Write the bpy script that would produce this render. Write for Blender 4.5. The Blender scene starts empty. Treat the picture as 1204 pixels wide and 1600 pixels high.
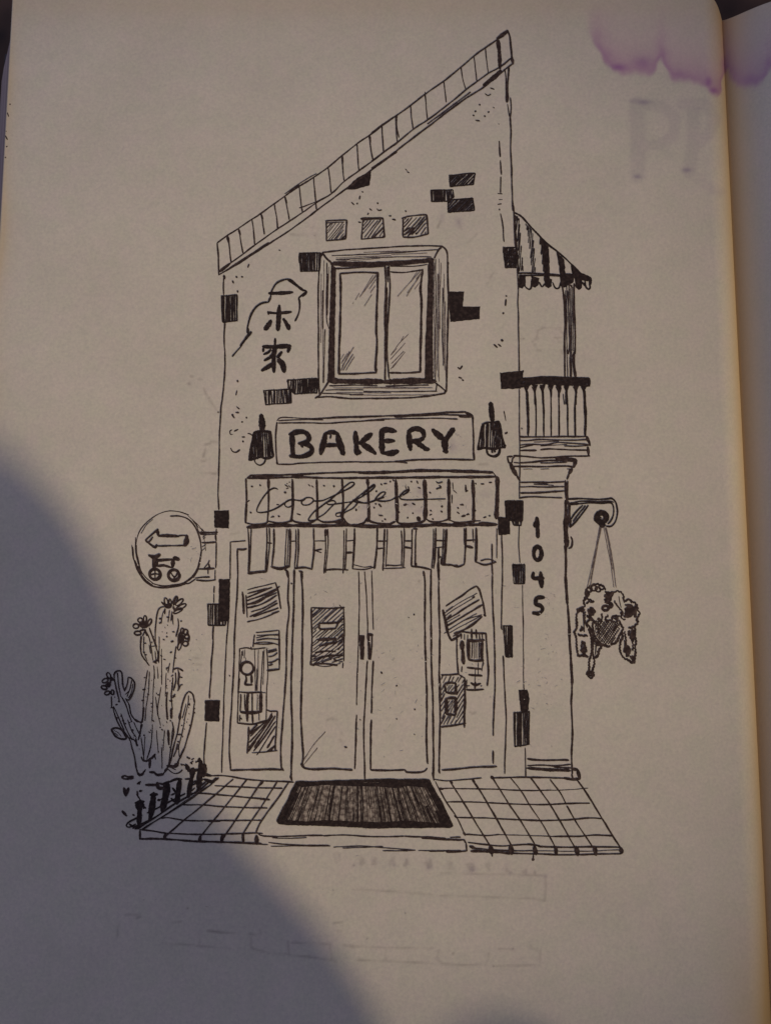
import bpy, math, random
import numpy as np
from mathutils import Vector

random.seed(11)
rng = np.random.default_rng(11)
SC = bpy.context.scene
COL = SC.collection

# ------------------------------------------------------------------ camera
# the book is built at real size: one metre per unit, the page about 15 cm wide
DIST, TANV, TILT = 0.30, 0.34, math.atan(0.205)
W0, H0 = 1204.0, 1600.0
CAM = np.array([0.0, -DIST * math.sin(TILT), DIST * math.cos(TILT)])
FWD = -CAM / np.linalg.norm(CAM)
RGT = np.array([1.0, 0.0, 0.0])
UPV = np.cross(RGT, FWD)
cd = bpy.data.cameras.new('camera')
cam = bpy.data.objects.new('camera', cd)
COL.objects.link(cam)
cam.location = CAM
cam.rotation_euler = (TILT, 0, 0)
cd.sensor_fit = 'VERTICAL'
cd.sensor_height = 24
cd.lens = 12 / TANV
cd.clip_start = 0.01
cd.clip_end = 50
SC.camera = cam
SC.render.filter_size = 1.9

# ------------------------------------------------------------------ light
world = bpy.data.worlds.new('World')
SC.world = world
world.use_nodes = True
bg = world.node_tree.nodes['Background']
bg.inputs[0].default_value = (0.68, 0.66, 0.92, 1)
bg.inputs[1].default_value = 0.155
LDIR = np.array([0.50, -0.75, 0.44]); LDIR /= np.linalg.norm(LDIR)
LPOS = LDIR * 3.0
ld = bpy.data.lights.new('warm_lamp', 'SPOT')
ld.energy = 302
ld.color = (1.0, 0.79, 0.50)
ld.shadow_soft_size = 0.019
ld.spot_size = math.radians(6.1)
ld.spot_blend = 1.0
lamp = bpy.data.objects.new('warm_lamp', ld)
COL.objects.link(lamp)
lamp.location = LPOS
AIM = Vector((-0.012, 0.008, 0))
lamp.scale = (1, 0.47, 1)
lamp.rotation_euler = (AIM - Vector(LPOS)).to_track_quat('-Z', 'Y').to_euler()
wd = bpy.data.lights.new('window_light', 'AREA')
wd.shape = 'RECTANGLE'; wd.size = 0.5; wd.size_y = 0.4
wd.energy = 0.78
wd.color = (0.72, 0.76, 1.0)
win = bpy.data.objects.new('window_light', wd)
COL.objects.link(win)
win.location = (-0.42, 0.38, 0.38)
win.rotation_euler = (Vector((-0.1, 0.05, 0)) - Vector(win.location)).to_track_quat('-Z', 'Y').to_euler()
SC.view_settings.view_transform = 'Standard'
SC.view_settings.look = 'None'
SC.view_settings.gamma = 1
SC.view_settings.exposure = 0
SC.view_settings.use_curve_mapping = False

# ------------------------------------------------------------------ geometry of the page
def ray(px):
    px = np.asarray(px, float)
    a = (px[:, 0] - W0 / 2) / (H0 / 2) * TANV
    b = (H0 / 2 - px[:, 1]) / (H0 / 2) * TANV
    return FWD[None] + a[:, None] * RGT[None] + b[:, None] * UPV[None]
def unproj(px, z=0.0):
    d = ray(px)
    t = (z - CAM[2]) / d[:, 2]
    return CAM[None] + d * t[:, None]
def proj(P):
    v = P - CAM[None]
    dz = v @ FWD
    return np.stack([W0 / 2 + (v @ RGT) / dz / TANV * H0 / 2, H0 / 2 - (v @ UPV) / dz / TANV * H0 / 2], 1)

DROP = 0.0055
XC = float(unproj([[1121, 32]], -DROP)[0, 0] + unproj([[1186, 1100]], -DROP)[0, 0]) / 2   # the fold
YT = float(unproj([[1121, 32]], -DROP)[0, 1])                                          # head of the book
XL = float(unproj([[13, 60]], 0)[0, 0] + unproj([[0, 430]], 0)[0, 0]) / 2
YB = YT - 0.232
def h_left(x):
    t = np.clip((x - (XC - 0.0055)) / 0.0055, 0, 1)
    u = np.clip((x - (XC - 0.035)) / 0.035, 0, 1)
    return -DROP * (0.85 * t ** 2.4 + 0.15 * u ** 2)
def h_right(x):
    s = np.clip(x - XC, 0, 1)
    return -DROP + 0.0120 * (1 - np.exp(-(s / 0.0085) ** 1.45))
def page_z(x):
    return np.where(x <= XC, h_left(x), h_right(x))
def on_page(px, off):
    z = np.zeros(len(px)) + off
    for _ in range(6):
        P = unproj(px, z)
        z = page_z(P[:, 0]) + off
    return P

# ------------------------------------------------------------------ materials
def nodes(name):
    m = bpy.data.materials.new(name)
    m.use_nodes = True
    nt = m.node_tree
    return m, nt, nt.nodes['Principled BSDF']
def N(nt, t, **kw):
    n = nt.nodes.new(t)
    for k, v in kw.items():
        if k in n.inputs: n.inputs[k].default_value = v
        else: setattr(n, k, v)
    return n
def ramp(nt, fac, stops):
    r = nt.nodes.new('ShaderNodeValToRGB')
    while len(r.color_ramp.elements) < len(stops): r.color_ramp.elements.new(0.5)
    for e, (p, c) in zip(r.color_ramp.elements, stops):
        e.position = p; e.color = (*c, 1)
    nt.links.new(fac, r.inputs[0])
    return r.outputs[0]
def mix(nt, f, a, b, mode='MIX'):
    n = nt.nodes.new('ShaderNodeMix'); n.data_type = 'RGBA'; n.blend_type = mode
    for s, v in ((0, f), (6, a), (7, b)):
        if isinstance(v, (int, float)): n.inputs[s].default_value = v
        elif isinstance(v, tuple): n.inputs[s].default_value = (*v, 1)
        else: nt.links.new(v, n.inputs[s])
    return n.outputs[2]

def paper_material(name, base=(0.69, 0.648, 0.572)):
    m, nt, b = nodes(name)
    tc = N(nt, 'ShaderNodeTexCoord')
    n1 = N(nt, 'ShaderNodeTexNoise', Scale=45.0, Detail=4.0); nt.links.new(tc.outputs['Object'], n1.inputs['Vector'])
    n2 = N(nt, 'ShaderNodeTexNoise', Scale=1700.0, Detail=3.0, Roughness=0.7); nt.links.new(tc.outputs['Object'], n2.inputs['Vector'])
    n3 = N(nt, 'ShaderNodeTexNoise', Scale=260.0, Detail=2.0); nt.links.new(tc.outputs['Object'], n3.inputs['Vector'])
    c = ramp(nt, n1.outputs[0], [(0.3, tuple(v * 0.955 for v in base)), (0.7, tuple(v * 1.03 for v in base))])
    g = ramp(nt, n2.outputs[0], [(0.28, (0.83, 0.83, 0.85)), (0.72, (1.0, 1.0, 0.98))])
    c = mix(nt, 1.0, c, g, 'MULTIPLY')
    q = ramp(nt, n3.outputs[1], [(0.35, (0.93, 0.96, 0.93)), (0.65, (1.0, 0.96, 1.0))])
    c = mix(nt, 0.7, c, q, 'MULTIPLY')
    for attr, colr in (('show_through', (0.22, 0.19, 0.18)), ('age_shade', (0.60, 0.43, 0.22)), ('pink', (0.50, 0.27, 0.40)), ('violet', (0.27, 0.08, 0.33)), ('offset_ink', (0.30, 0.25, 0.33))):
        a = N(nt, 'ShaderNodeAttribute'); a.attribute_name = attr
        c = mix(nt, a.outputs['Fac'], c, colr)
    nt.links.new(c, b.inputs['Base Color'])
    b.inputs['Roughness'].default_value = 0.85
    b.inputs['Specular IOR Level'].default_value = 0.2
    bp = N(nt, 'ShaderNodeBump', Strength=0.25, Distance=0.00006); nt.links.new(n2.outputs[0], bp.inputs['Height'])
    bq = N(nt, 'ShaderNodeBump', Strength=0.5, Distance=0.0006); nt.links.new(n1.outputs[0], bq.inputs['Height'])
    nt.links.new(bp.outputs[0], bq.inputs['Normal'])
    nt.links.new(bq.outputs[0], b.inputs['Normal'])
    return m
M_PAPER = paper_material('cream_drawing_paper')

def ink_material(name, dark, light, lo=0.45, hi=0.72, scale=1500.0):
    m, nt, b = nodes(name)
    tc = N(nt, 'ShaderNodeTexCoord')
    n = N(nt, 'ShaderNodeTexNoise', Scale=scale, Detail=2.0); nt.links.new(tc.outputs['Object'], n.inputs['Vector'])
    nt.links.new(ramp(nt, n.outputs[0], [(lo, dark), (hi, light)]), b.inputs['Base Color'])
    b.inputs['Roughness'].default_value = 0.7
    b.inputs['Specular IOR Level'].default_value = 0.15
    return m
M_INK = ink_material('black_pen_ink', (0.036, 0.023, 0.022), (0.085, 0.058, 0.052))
M_THIN = ink_material('thin_pen_ink', (0.13, 0.095, 0.085), (0.30, 0.25, 0.22))
M_BLACK = ink_material('marker_ink', (0.024, 0.016, 0.016), (0.052, 0.036, 0.033))
M_WASH = ink_material('dry_brushed_ink', (0.11, 0.085, 0.076), (0.40, 0.35, 0.30), 0.38, 0.66, 1300.0)
M_GHOST = ink_material('show_through_ink', (0.36, 0.33, 0.31), (0.66, 0.625, 0.565), 0.32, 0.60, 900.0)

def edge_material():
    m, nt, b = nodes('page_edges')
    tc = N(nt, 'ShaderNodeTexCoord')
    mp = N(nt, 'ShaderNodeMapping'); mp.inputs['Scale'].default_value = (200, 6, 2600)
    nt.links.new(tc.outputs['Object'], mp.inputs[0])
    n = N(nt, 'ShaderNodeTexNoise', Scale=1.0, Detail=3.0); nt.links.new(mp.outputs[0], n.inputs['Vector'])
    nt.links.new(ramp(nt, n.outputs[0], [(0.3, (0.22, 0.17, 0.18)), (0.7, (0.42, 0.34, 0.34))]), b.inputs['Base Color'])
    b.inputs['Roughness'].default_value = 0.9
    return m
M_EDGE = edge_material()
def plain(name, c1, c2, scale, rough):
    m, nt, b = nodes(name)
    tc = N(nt, 'ShaderNodeTexCoord')
    n = N(nt, 'ShaderNodeTexNoise', Scale=scale, Detail=3.0); nt.links.new(tc.outputs['Object'], n.inputs['Vector'])
    nt.links.new(ramp(nt, n.outputs[0], [(0.4, c1), (0.62, c2)]), b.inputs['Base Color'])
    b.inputs['Roughness'].default_value = rough
    return m
M_COVER = plain('cover_board', (0.008, 0.008, 0.016), (0.02, 0.015, 0.03), 120, 0.6)
M_TABLE = plain('dark_cloth', (0.022, 0.014, 0.014), (0.15, 0.085, 0.06), 38, 0.9)
M_BLOCKER = plain('blocker_dark', (0.03, 0.03, 0.045), (0.05, 0.05, 0.07), 90, 0.95)
M_BLOCKER_SMALL = plain('small_blocker_dark', (0.02, 0.03, 0.02), (0.03, 0.05, 0.03), 10, 0.2)

# ------------------------------------------------------------------ object helpers
def link(name, verts, faces, mat, parent=None, smooth=False):
    me = bpy.data.meshes.new(name)
    me.from_pydata([tuple(v) for v in verts], [], faces)
    me.update()
    if smooth: me.polygons.foreach_set('use_smooth', [True] * len(me.polygons))
    me.materials.append(mat)
    o = bpy.data.objects.new(name, me)
    COL.objects.link(o)
    o.parent = parent
    return o

# setting
t = 1.4
table = link('tabletop', [(-t, -t, -0.0245), (t, -t, -0.0245), (t, t, -0.0245), (-t, t, -0.0245),
                          (-t, -t, -0.06), (t, -t, -0.06), (t, t, -0.06), (-t, t, -0.06)],
             [(0, 1, 2, 3), (7, 6, 5, 4), (0, 4, 5, 1), (1, 5, 6, 2), (2, 6, 7, 3), (3, 7, 4, 0)], M_TABLE)
table['kind'] = 'structure'

# ------------------------------------------------------------------ the book
book = bpy.data.objects.new('sketchbook', None)
COL.objects.link(book)
book.location = (0, 0, -0.0245)
book['label'] = 'open sketchbook with a pen drawing of a narrow bakery building on its cream page'
book['category'] = 'sketchbook'
OFF = Vector((0, 0, 0.0245))
def part(name, verts, faces, mat, parent=book, smooth=False, label=None):
    v = [(x, y, z + 0.0245) for x, y, z in verts]      # book-local: its origin lies on the table
    o = link(name, v, faces, mat, parent, smooth)
    if label: o['label'] = label
    return o

CROPS = dict(A=(320, 30, 4), B=(580, 30, 4), C=(320, 380, 5.925), D=(460, 320, 4.631), E=(680, 320, 4.631), F=(740, 570, 4.816),
             G=(330, 610, 4.459), H=(560, 610, 4.459), I=(780, 770, 5.017), J=(190, 780, 6.689), K=(140, 920, 5.333), L=(300, 820, 4),
             M=(450, 820, 3.904), N=(660, 820, 3.904), O=(160, 1180, 4.013), Q=(390, 1180, 3.648), R=(670, 1180, 3.648),
             U=(860, 0, 3.5), V=(160, 1320, 3.01), W=(500, 1310, 2.867), X=(640, 850, 5.333), Y=(540, 730, 4.631), Z=(260, 560, 8), P=(0, 0, 1))
# marks of the drawing on the back of the sheet that show through it, soft edged
GHOSTS = '''@W e 2 75 85 13 20 10; d 4 150 120; x 2.4 190 100 14 22 7; x 2.4 240 102 14 20 7; x 3 318 105 20 22 10; d 5 330 118; x 3 386 106 14 24 9; x 3.4 485 112 18 26 12; x 2 575 120 16 22 6; x 3.4 675 128 20 22 12; d 6 682 140; x 2.4 755 130 14 20 6; x 2.2 838 138 16 18 6; d 5 852 154; x 2 920 150 16 14 5; s 2 960 150 962 166 1000 166; d 5 1008 170
    s 1.4 145 228 300 236 500 252; s 1 540 256 950 270; s 1.4 1008 180 1010 230 1005 280 950 268; s 1.2 130 485 300 490 500 492; s 1.6 296 500 290 530 302 552; s 1.6 170 545 300 550 500 560; s 2 530 505 520 540 545 562 640 568; s 2 755 515 752 548 738 562; s 1.3 640 568 740 564; s 1.4 775 572 980 568; s 1.3 985 500 982 568; d 4 862 494 775 572; s 2 942 480 950 492 975 500; d 3 210 448; s 1.6 62 380 100 374; s 2 78 414 100 414; s 1 540 155 1000 166; s 1 100 478 290 490; d 4 595 516; s 1.2 800 495 860 497
    @V s 2 70 370 80 380; s 2 74 380 72 430; s 3 162 344 180 340; s 1.6 110 328 180 330; s 1.2 280 464 400 470 600 488; s 2 440 474 470 478; s 1.6 458 415 456 470; s 3 495 404 560 412 620 416; s 4 695 420 722 424; s 2.4 700 430 698 475 712 490; s 1.4 712 490 800 512 870 514; s 1.6 872 455 878 520; s 1.8 875 520 960 526 1080 542; s 1.8 1070 470 1078 540 1100 552; s 1.4 890 460 1000 462 1065 468; s 1.2 740 400 745 420; s 2 335 366 370 362; d 4 400 298
    @Z s 3 305 220 325 230; s 4 410 262 440 264; d 6 283 316; s 1.6 465 370 500 450 530 495; d 4 530 492; s 3 640 670 665 672; s 2.4 485 1080 548 1066; s 1.6 560 1040 640 1045; s 2.2 486 1140 462 1230; s 2 440 1280 480 1285; s 3.4 570 1440 620 1442; s 1.4 440 1440 560 1430; s 1.4 540 520 640 660
    @B s 3 430 1262 414 1300; s 3 545 1265 560 1310; s 1.6 660 1340 600 1400
    @A s 1.2 640 1295 700 1305; d 3 685 1352; s 1.2 540 1345 640 1352; s 1 690 1340 700 1400
    @E s 1.6 415 495 395 530; s 2.4 385 560 372 575; s 2 750 905 775 892 900 890; s 2.4 860 960 880 965 905 958; d 5 890 992 715 1012; s 2.4 735 1050 760 1055; s 2 905 1050 920 1075; s 1.4 740 910 735 960 720 970; s 1.2 870 890 925 930; s 1.2 600 970 640 970; d 3 635 968; s 1.2 560 395 590 395; s 1 740 970 700 990
    @F s 2 40 750 110 745; d 4 360 480; d 3 945 925 780 690
    @L s 1.2 240 60 290 50; s 1.2 10 830 40 835; s 1.2 0 870 60 875
    @M d 4 350 1357; s 2 325 1275 335 1285; s 2 315 1310 325 1320; s 1.6 240 1190 270 1180 300 1190; d 3 440 1190 662 1185 800 340
    @X s 2 500 1400 520 1415 545 1405; d 4 200 1180 75 310; s 1.4 380 880 400 885'''
def ghost_lines():
    rg = np.random.default_rng(5); out = []; crop = None
    for cmd in GHOSTS.replace('\n', ';').split(';'):
        tk = cmd.split()
        if tk and tk[0][0] == '@': crop = CROPS[tk[0][1]]; tk = tk[1:]
        if not tk: continue
        v = [float(q) for q in tk[1:]]
        def T(p): return np.array(p, float).reshape(-1, 2) / crop[2] + np.array(crop[:2])
        if tk[0] == 's': out.append((T(v[1:]), 0.20 + 0.14 * v[0], 1.9))
        elif tk[0] == 'd':
            for p in T(v[1:]): out.append((np.array([p, p + 0.3]), 0.60, v[0] * 0.42))
        elif tk[0] == 'x':
            pts = []
            for _ in range(int(v[5])): pts += [v[1] + v[3] * rg.uniform(-1, 1) * .8, v[2] + v[4] * rg.uniform(-1, 1) * .8]
            out.append((T(pts), 0.22 + 0.09 * v[0], 2.0))
        elif tk[0] == 'e':
            out.append((T([c for n in range(9) for c in (v[1] + v[3] * math.cos(n * .7854), v[2] + v[4] * math.sin(n * .7854))]), 0.25, 2.0))
    return out
def ghost_field(q):
    g = np.zeros(len(q))
    wav = 0.62 + 0.38 * np.sin(q[:, 0] * 0.11 + 2 * np.sin(q[:, 1] * .05)) * np.sin(q[:, 1] * 0.13 + q[:, 0] * .03)
    for pts, k, sg in ghost_lines():
        lo, hi = pts.min(0) - 8, pts.max(0) + 8
        near = np.where((q[:, 0] > lo[0]) & (q[:, 0] < hi[0]) & (q[:, 1] > lo[1]) & (q[:, 1] < hi[1]))[0]
        if not len(near): continue
        q_ = q[near]; b_ = np.full(len(q_), 1e9)
        for a, b in zip(pts[:-1], pts[1:]):
            ab = b - a; tt = np.clip(((q_ - a) @ ab) / max(ab @ ab, 1e-6), 0, 1)
            b_ = np.minimum(b_, np.hypot(*(q_ - a - tt[:, None] * ab).T))
        g[near] = np.maximum(g[near], k * np.exp(-(b_ / sg) ** 2) * (wav[near] if sg > 1.85 else 1))
    return g

def stain_fields(P):
    q = proj(P)
    U = (q - np.array([860, 0])) * 3.5
    x, y = U[:, 0], U[:, 1]
    bx = [190, 215, 240, 265, 290, 315, 335, 370, 400, 440, 460, 500, 555, 570, 585, 600, 615, 630, 645, 665, 720, 770, 800, 830, 850, 880, 910, 925, 945, 960, 990, 1030, 1060, 1130, 1160, 1190, 1250]
    by = [185, 215, 245, 285, 325, 360, 385, 402, 405, 400, 405, 408, 405, 385, 350, 330, 345, 375, 405, 435, 450, 442, 455, 470, 490, 515, 522, 500, 400, 380, 440, 465, 472, 470, 440, 380, 360]
    wob = 5 * np.sin(x * 0.05) + 3 * np.sin(x * 0.13 + 1)
    d = np.interp(x + 6 * np.sin(y * 0.06), bx, by) + wob - y
    sm = lambda a, b, v: (lambda k: k * k * (3 - 2 * k))(np.clip((v - a) / (b - a), 0, 1))
    inside = sm(-22, 34, d) * sm(175, 270, x) * (1 - sm(1180, 1290, x))
    mod = 0.75 + 0.25 * np.sin(x * 0.021 + 1.3)
    violet = inside * 0.60 * np.exp(-np.clip(d, 0, None) / 62) * mod
    for cx, cy, rx, ry, k in ((372, 368, 48, 20, .45), (500, 342, 55, 38, .38), (705, 405, 55, 28, .22), (862, 445, 20, 28, .5), (888, 495, 26, 18, .42), (1095, 440, 50, 35, .22), (760, 425, 60, 22, .15)):
        violet = np.maximum(violet, k * np.exp(-((x - cx) / rx) ** 2 - ((y - cy) / ry) ** 2) + violet * 0.75)
    pink = inside * 0.66 * sm(-60, 120, y) * np.exp(-np.clip(d, 0, None) / 200)
    g = np.zeros(len(x))
    def box(x0, x1, y0, y1, s, k):
        return k * sm(x0 - s, x0 + s, x) * (1 - sm(x1 - s, x1 + s, x)) * sm(y0 - s, y0 + s, y) * (1 - sm(y1 - s, y1 + s, y))
    def smear(pts, w, k):      # a broad blurred stroke of offset ink
        pts = np.array(pts, float).reshape(-1, 2); best = np.full(len(x), 1e9)
        near = (x > 300) & (x < 1050) & (y > 480) & (y < 1130)
        q_ = U[near]; b_ = np.full(len(q_), 1e9)
        for a, b in zip(pts[:-1], pts[1:]):
            ab = b - a; tt = np.clip(((q_ - a) @ ab) / (ab @ ab), 0, 1)
            b_ = np.minimum(b_, np.hypot(*(q_ - a - tt[:, None] * ab).T))
        best[near] = b_
        return k * (1 - sm(w * 0.5, w * 1.25, best))
    g += np.maximum.reduce([smear([470, 570, 478, 760, 475, 955], 48, .20), smear([470, 570, 600, 575, 680, 640, 670, 740, 600, 790, 500, 790], 34, .16),
                            smear([720, 570, 850, 575, 900, 650, 860, 740, 780, 800], 38, .16), smear([775, 570, 780, 760, 755, 940], 42, .18), smear([780, 960, 870, 1020, 930, 1055], 32, .09), smear([600, 800, 650, 850], 30, .07)])
    for cx, cy, rx, ry, k in ((510, 560, 34, 14, .55), (455, 552, 40, 12, .25), (474, 966, 22, 11, .55), (742, 930, 26, 14, .6), (800, 595, 20, 8, .2), (895, 1050, 40, 16, .12)):
        g += k * np.exp(-((x - cx) / rx) ** 2 - ((y - cy) / ry) ** 2)
    X, Y = q[:, 0], q[:, 1]
    # faint offsets and dirt rubbed onto the page
    for cx, cy, rx, ry, k in ((720, 700, 30, 12, .07), (706, 698, 6, 9, .35), (752, 890, 60, 25, .05), (600, 788, 30, 12, .10), (700, 790, 40, 18, .08), (618, 806, 9, 6, .3),
                              (640, 788, 9, 6, .3), (570, 792, 8, 6, .3), (575, 812, 14, 8, .2), (655, 798, 8, 5, .3), (758, 772, 10, 6, .25), (656, 768, 6, 6, .4), (690, 340, 4, 10, .3), (716, 348, 5, 8, .35),
                              (404, 1238, 9, 10, .18), (408, 1272, 8, 6, .3), (400, 1258, 9, 5, .25), (400, 1238, 4, 3, .4), (888, 560, 20, 12, .1)) + tuple((500 + a / 2.867, 1310 + b / 2.867, r1, r2, kk * .5) for a, b, r1, r2, kk in ((75, 85, 5, 7, .12), (190, 100, 6, 8, .16), (152, 120, 3, 3, .35), (240, 102, 6, 8, .18), (318, 105, 6, 9, .24), (330, 118, 4, 4, .45), (300, 120, 5, 3, .25), (388, 100, 5, 8, .3), (388, 120, 4, 4, .2), (487, 108, 6, 9, .28), (487, 132, 6, 4, .5), (575, 118, 6, 9, .15), (600, 135, 5, 4, .12), (675, 125, 6, 8, .3), (682, 140, 5, 5, .6), (655, 146, 3, 2, .35), (758, 125, 5, 8, .18), (835, 120, 5, 8, .12), (852, 155, 3, 3, .55), (915, 148, 5, 7, .18), (1007, 170, 3, 2.5, .6), (985, 165, 6, 2, .3), (950, 90, 4, 3, .3), (862, 493, 4, 4, .3), (942, 480, 3, 7, .15), (528, 545, 5, 5, .16))):
        g += k * np.exp(-((X - cx) / rx) ** 2 - ((Y - cy) / ry) ** 2)
    return violet, np.clip(pink, 0, 1), np.clip(g, 0, 1), ghost_field(q)

def make_page(name, x0, x1, y0, y1, zf, nx, ny, right=False, label=None):
    # finer columns near the fold
    k = np.linspace(0, 1, nx)
    xs = x0 + (x1 - x0) * k
    ys = np.linspace(y0, y1, ny)
    X, Y = np.meshgrid(xs, ys)
    if not right: Y = y0 + (Y - y0) * (y1 + 0.0045 * (1 - np.exp(-(XC - X) / 0.0022)) - y0) / (y1 - y0)
    Z = zf(X)
    P = np.stack([X.ravel(), Y.ravel(), Z.ravel()], 1)
    n = nx * ny
    idx = np.arange(n).reshape(ny, nx)
    f = np.stack([idx[:-1, :-1], idx[:-1, 1:], idx[1:, 1:], idx[1:, :-1]], -1).reshape(-1, 4)
    # underside, a sheet of paper thick
    P2 = P.copy(); P2[:, 2] -= 0.00018
    border = np.concatenate([idx[0, :], idx[1:, -1], idx[-1, -2::-1], idx[-2:0:-1, 0]])
    b2 = np.roll(border, -1)
    side = np.stack([border + n, b2 + n, b2, border], 1)
    faces = np.concatenate([f, f[:, ::-1] + n, side])
    V = np.concatenate([P, P2]); V[:, 2] += 0.0245
    me = bpy.data.meshes.new(name)
    me.vertices.add(len(V)); me.vertices.foreach_set('co', V.ravel())
    me.loops.add(faces.size); me.loops.foreach_set('vertex_index', faces.ravel().astype(np.int32))
    me.polygons.add(len(faces)); me.polygons.foreach_set('loop_start', np.arange(0, faces.size, 4, dtype=np.int32))
    me.polygons.foreach_set('use_smooth', np.concatenate([np.ones(len(f)), np.zeros(len(f) + len(side))]).astype(bool))
    me.update(calc_edges=True)
    vi, pk, gh, st = stain_fields(P)
    ex = P[:, 0] - x0 if not right else x1 - P[:, 0]
    wave = 0.0006 * np.sin(P[:, 1] * 70) + 0.0005 * np.sin(P[:, 1] * 173 + 1)
    age_shade = 0.45 * np.exp(-np.clip(ex + wave, 0, None) / 0.0013)
    dg = np.abs(P[:, 0] - XC)
    if not right: age_shade += 0.60 * np.exp(-(dg / 0.0022) ** 2) + 0.08 * np.exp(-dg / 0.010)
    else: age_shade += 0.75 * np.exp(-(dg / 0.0045) ** 2)  # brown shade of the fold, painted into the facing page
    age_shade += 0.25 * np.exp(-np.clip(y1 - P[:, 1], 0, None) / 0.005)
    if not right:   # yellow-brown glow of the lower corner, painted into the paper tone
        age_shade += 0.85 * np.exp(-((P[:, 0] - XC) / 0.009) ** 2 - ((P[:, 1] + 0.108) / 0.024) ** 2)
    for nm, a in (('show_through', st), ('violet', vi), ('pink', pk), ('offset_ink', gh), ('age_shade', np.clip(age_shade, 0, 1))):
        at = me.attributes.new(nm, 'FLOAT', 'POINT')
        at.data.foreach_set('value', np.concatenate([a, a]).astype(np.float32))
    me.materials.append(M_PAPER)
    o = bpy.data.objects.new(name, me)
    COL.objects.link(o); o.parent = book
    if label: o['label'] = label
    return o
PW = XC - XL
page = make_page('page', XL, XC, YB, YT, h_left, 620, 900, False, 'left page carrying the bakery drawing, with a violet stain at its top')
make_page('page', XC + 0.00002, XC + PW, YB, YT, h_right, 260, 400, True, 'facing page, grey blue in the shade beyond the fold')

def loft(name, prof_fn, ys, mat, label=None):
    V, F = [], []
    n = None
    for y in ys:
        pr = prof_fn(y); n = len(pr)
        V += [(x, y, z) for x, z in pr]
    for j in range(len(ys) - 1):
        for i in range(n):
            a, b = j * n + i, j * n + (i + 1) % n
            F.append((a, b, b + n, a + n))
    F.append(tuple(range(n))[::-1]); F.append(tuple((len(ys) - 1) * n + i for i in range(n)))
    return part(name, V, F, mat, label=label)
ys = list(np.linspace(YB + 0.0006, YT - 0.0006, 40))
def prof_l(y):
    k = np.clip((YT - 0.004 - y) / 0.007, 0, 1)
    ofs = 0.0012 + 0.0048 * k + 0.0003 * math.sin(y * 90)
    xs = np.linspace(XL + 0.0003, XC - 0.0012, 90)
    top = [(x, float(h_left(x)) - 0.0004) for x in xs]
    fore = [(XL - ofs, -0.0218), (XL - ofs * 0.9, -0.016), (XL - ofs * 0.62, -0.009), (XL - ofs * 0.3, -0.003)]
    return [(x, z) for x, z in top] + [(XC - 0.0012, -0.0218)] + fore
loft('page_block', prof_l, ys, M_EDGE, 'fanned stack of sheets under the drawn page')
def prof_r(y):
    xs = np.linspace(XC + 0.0012, XC + PW - 0.0003, 30)
    return [(float(x), float(h_right(x)) - 0.0004) for x in xs] + [(XC + PW + 0.002, -0.0218), (XC + 0.0012, -0.0218)]
loft('page_block', prof_r, ys, M_EDGE, 'stack of sheets under the facing page')
def prof_c(y):
    return [(XL - 0.0070, -0.0220), (XC + PW + 0.004, -0.0220), (XC + PW + 0.004, -0.0245), (XL - 0.0070, -0.0245)]
loft('cover', prof_c, [YB - 0.003, YT + 0.001], M_COVER)

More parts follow.
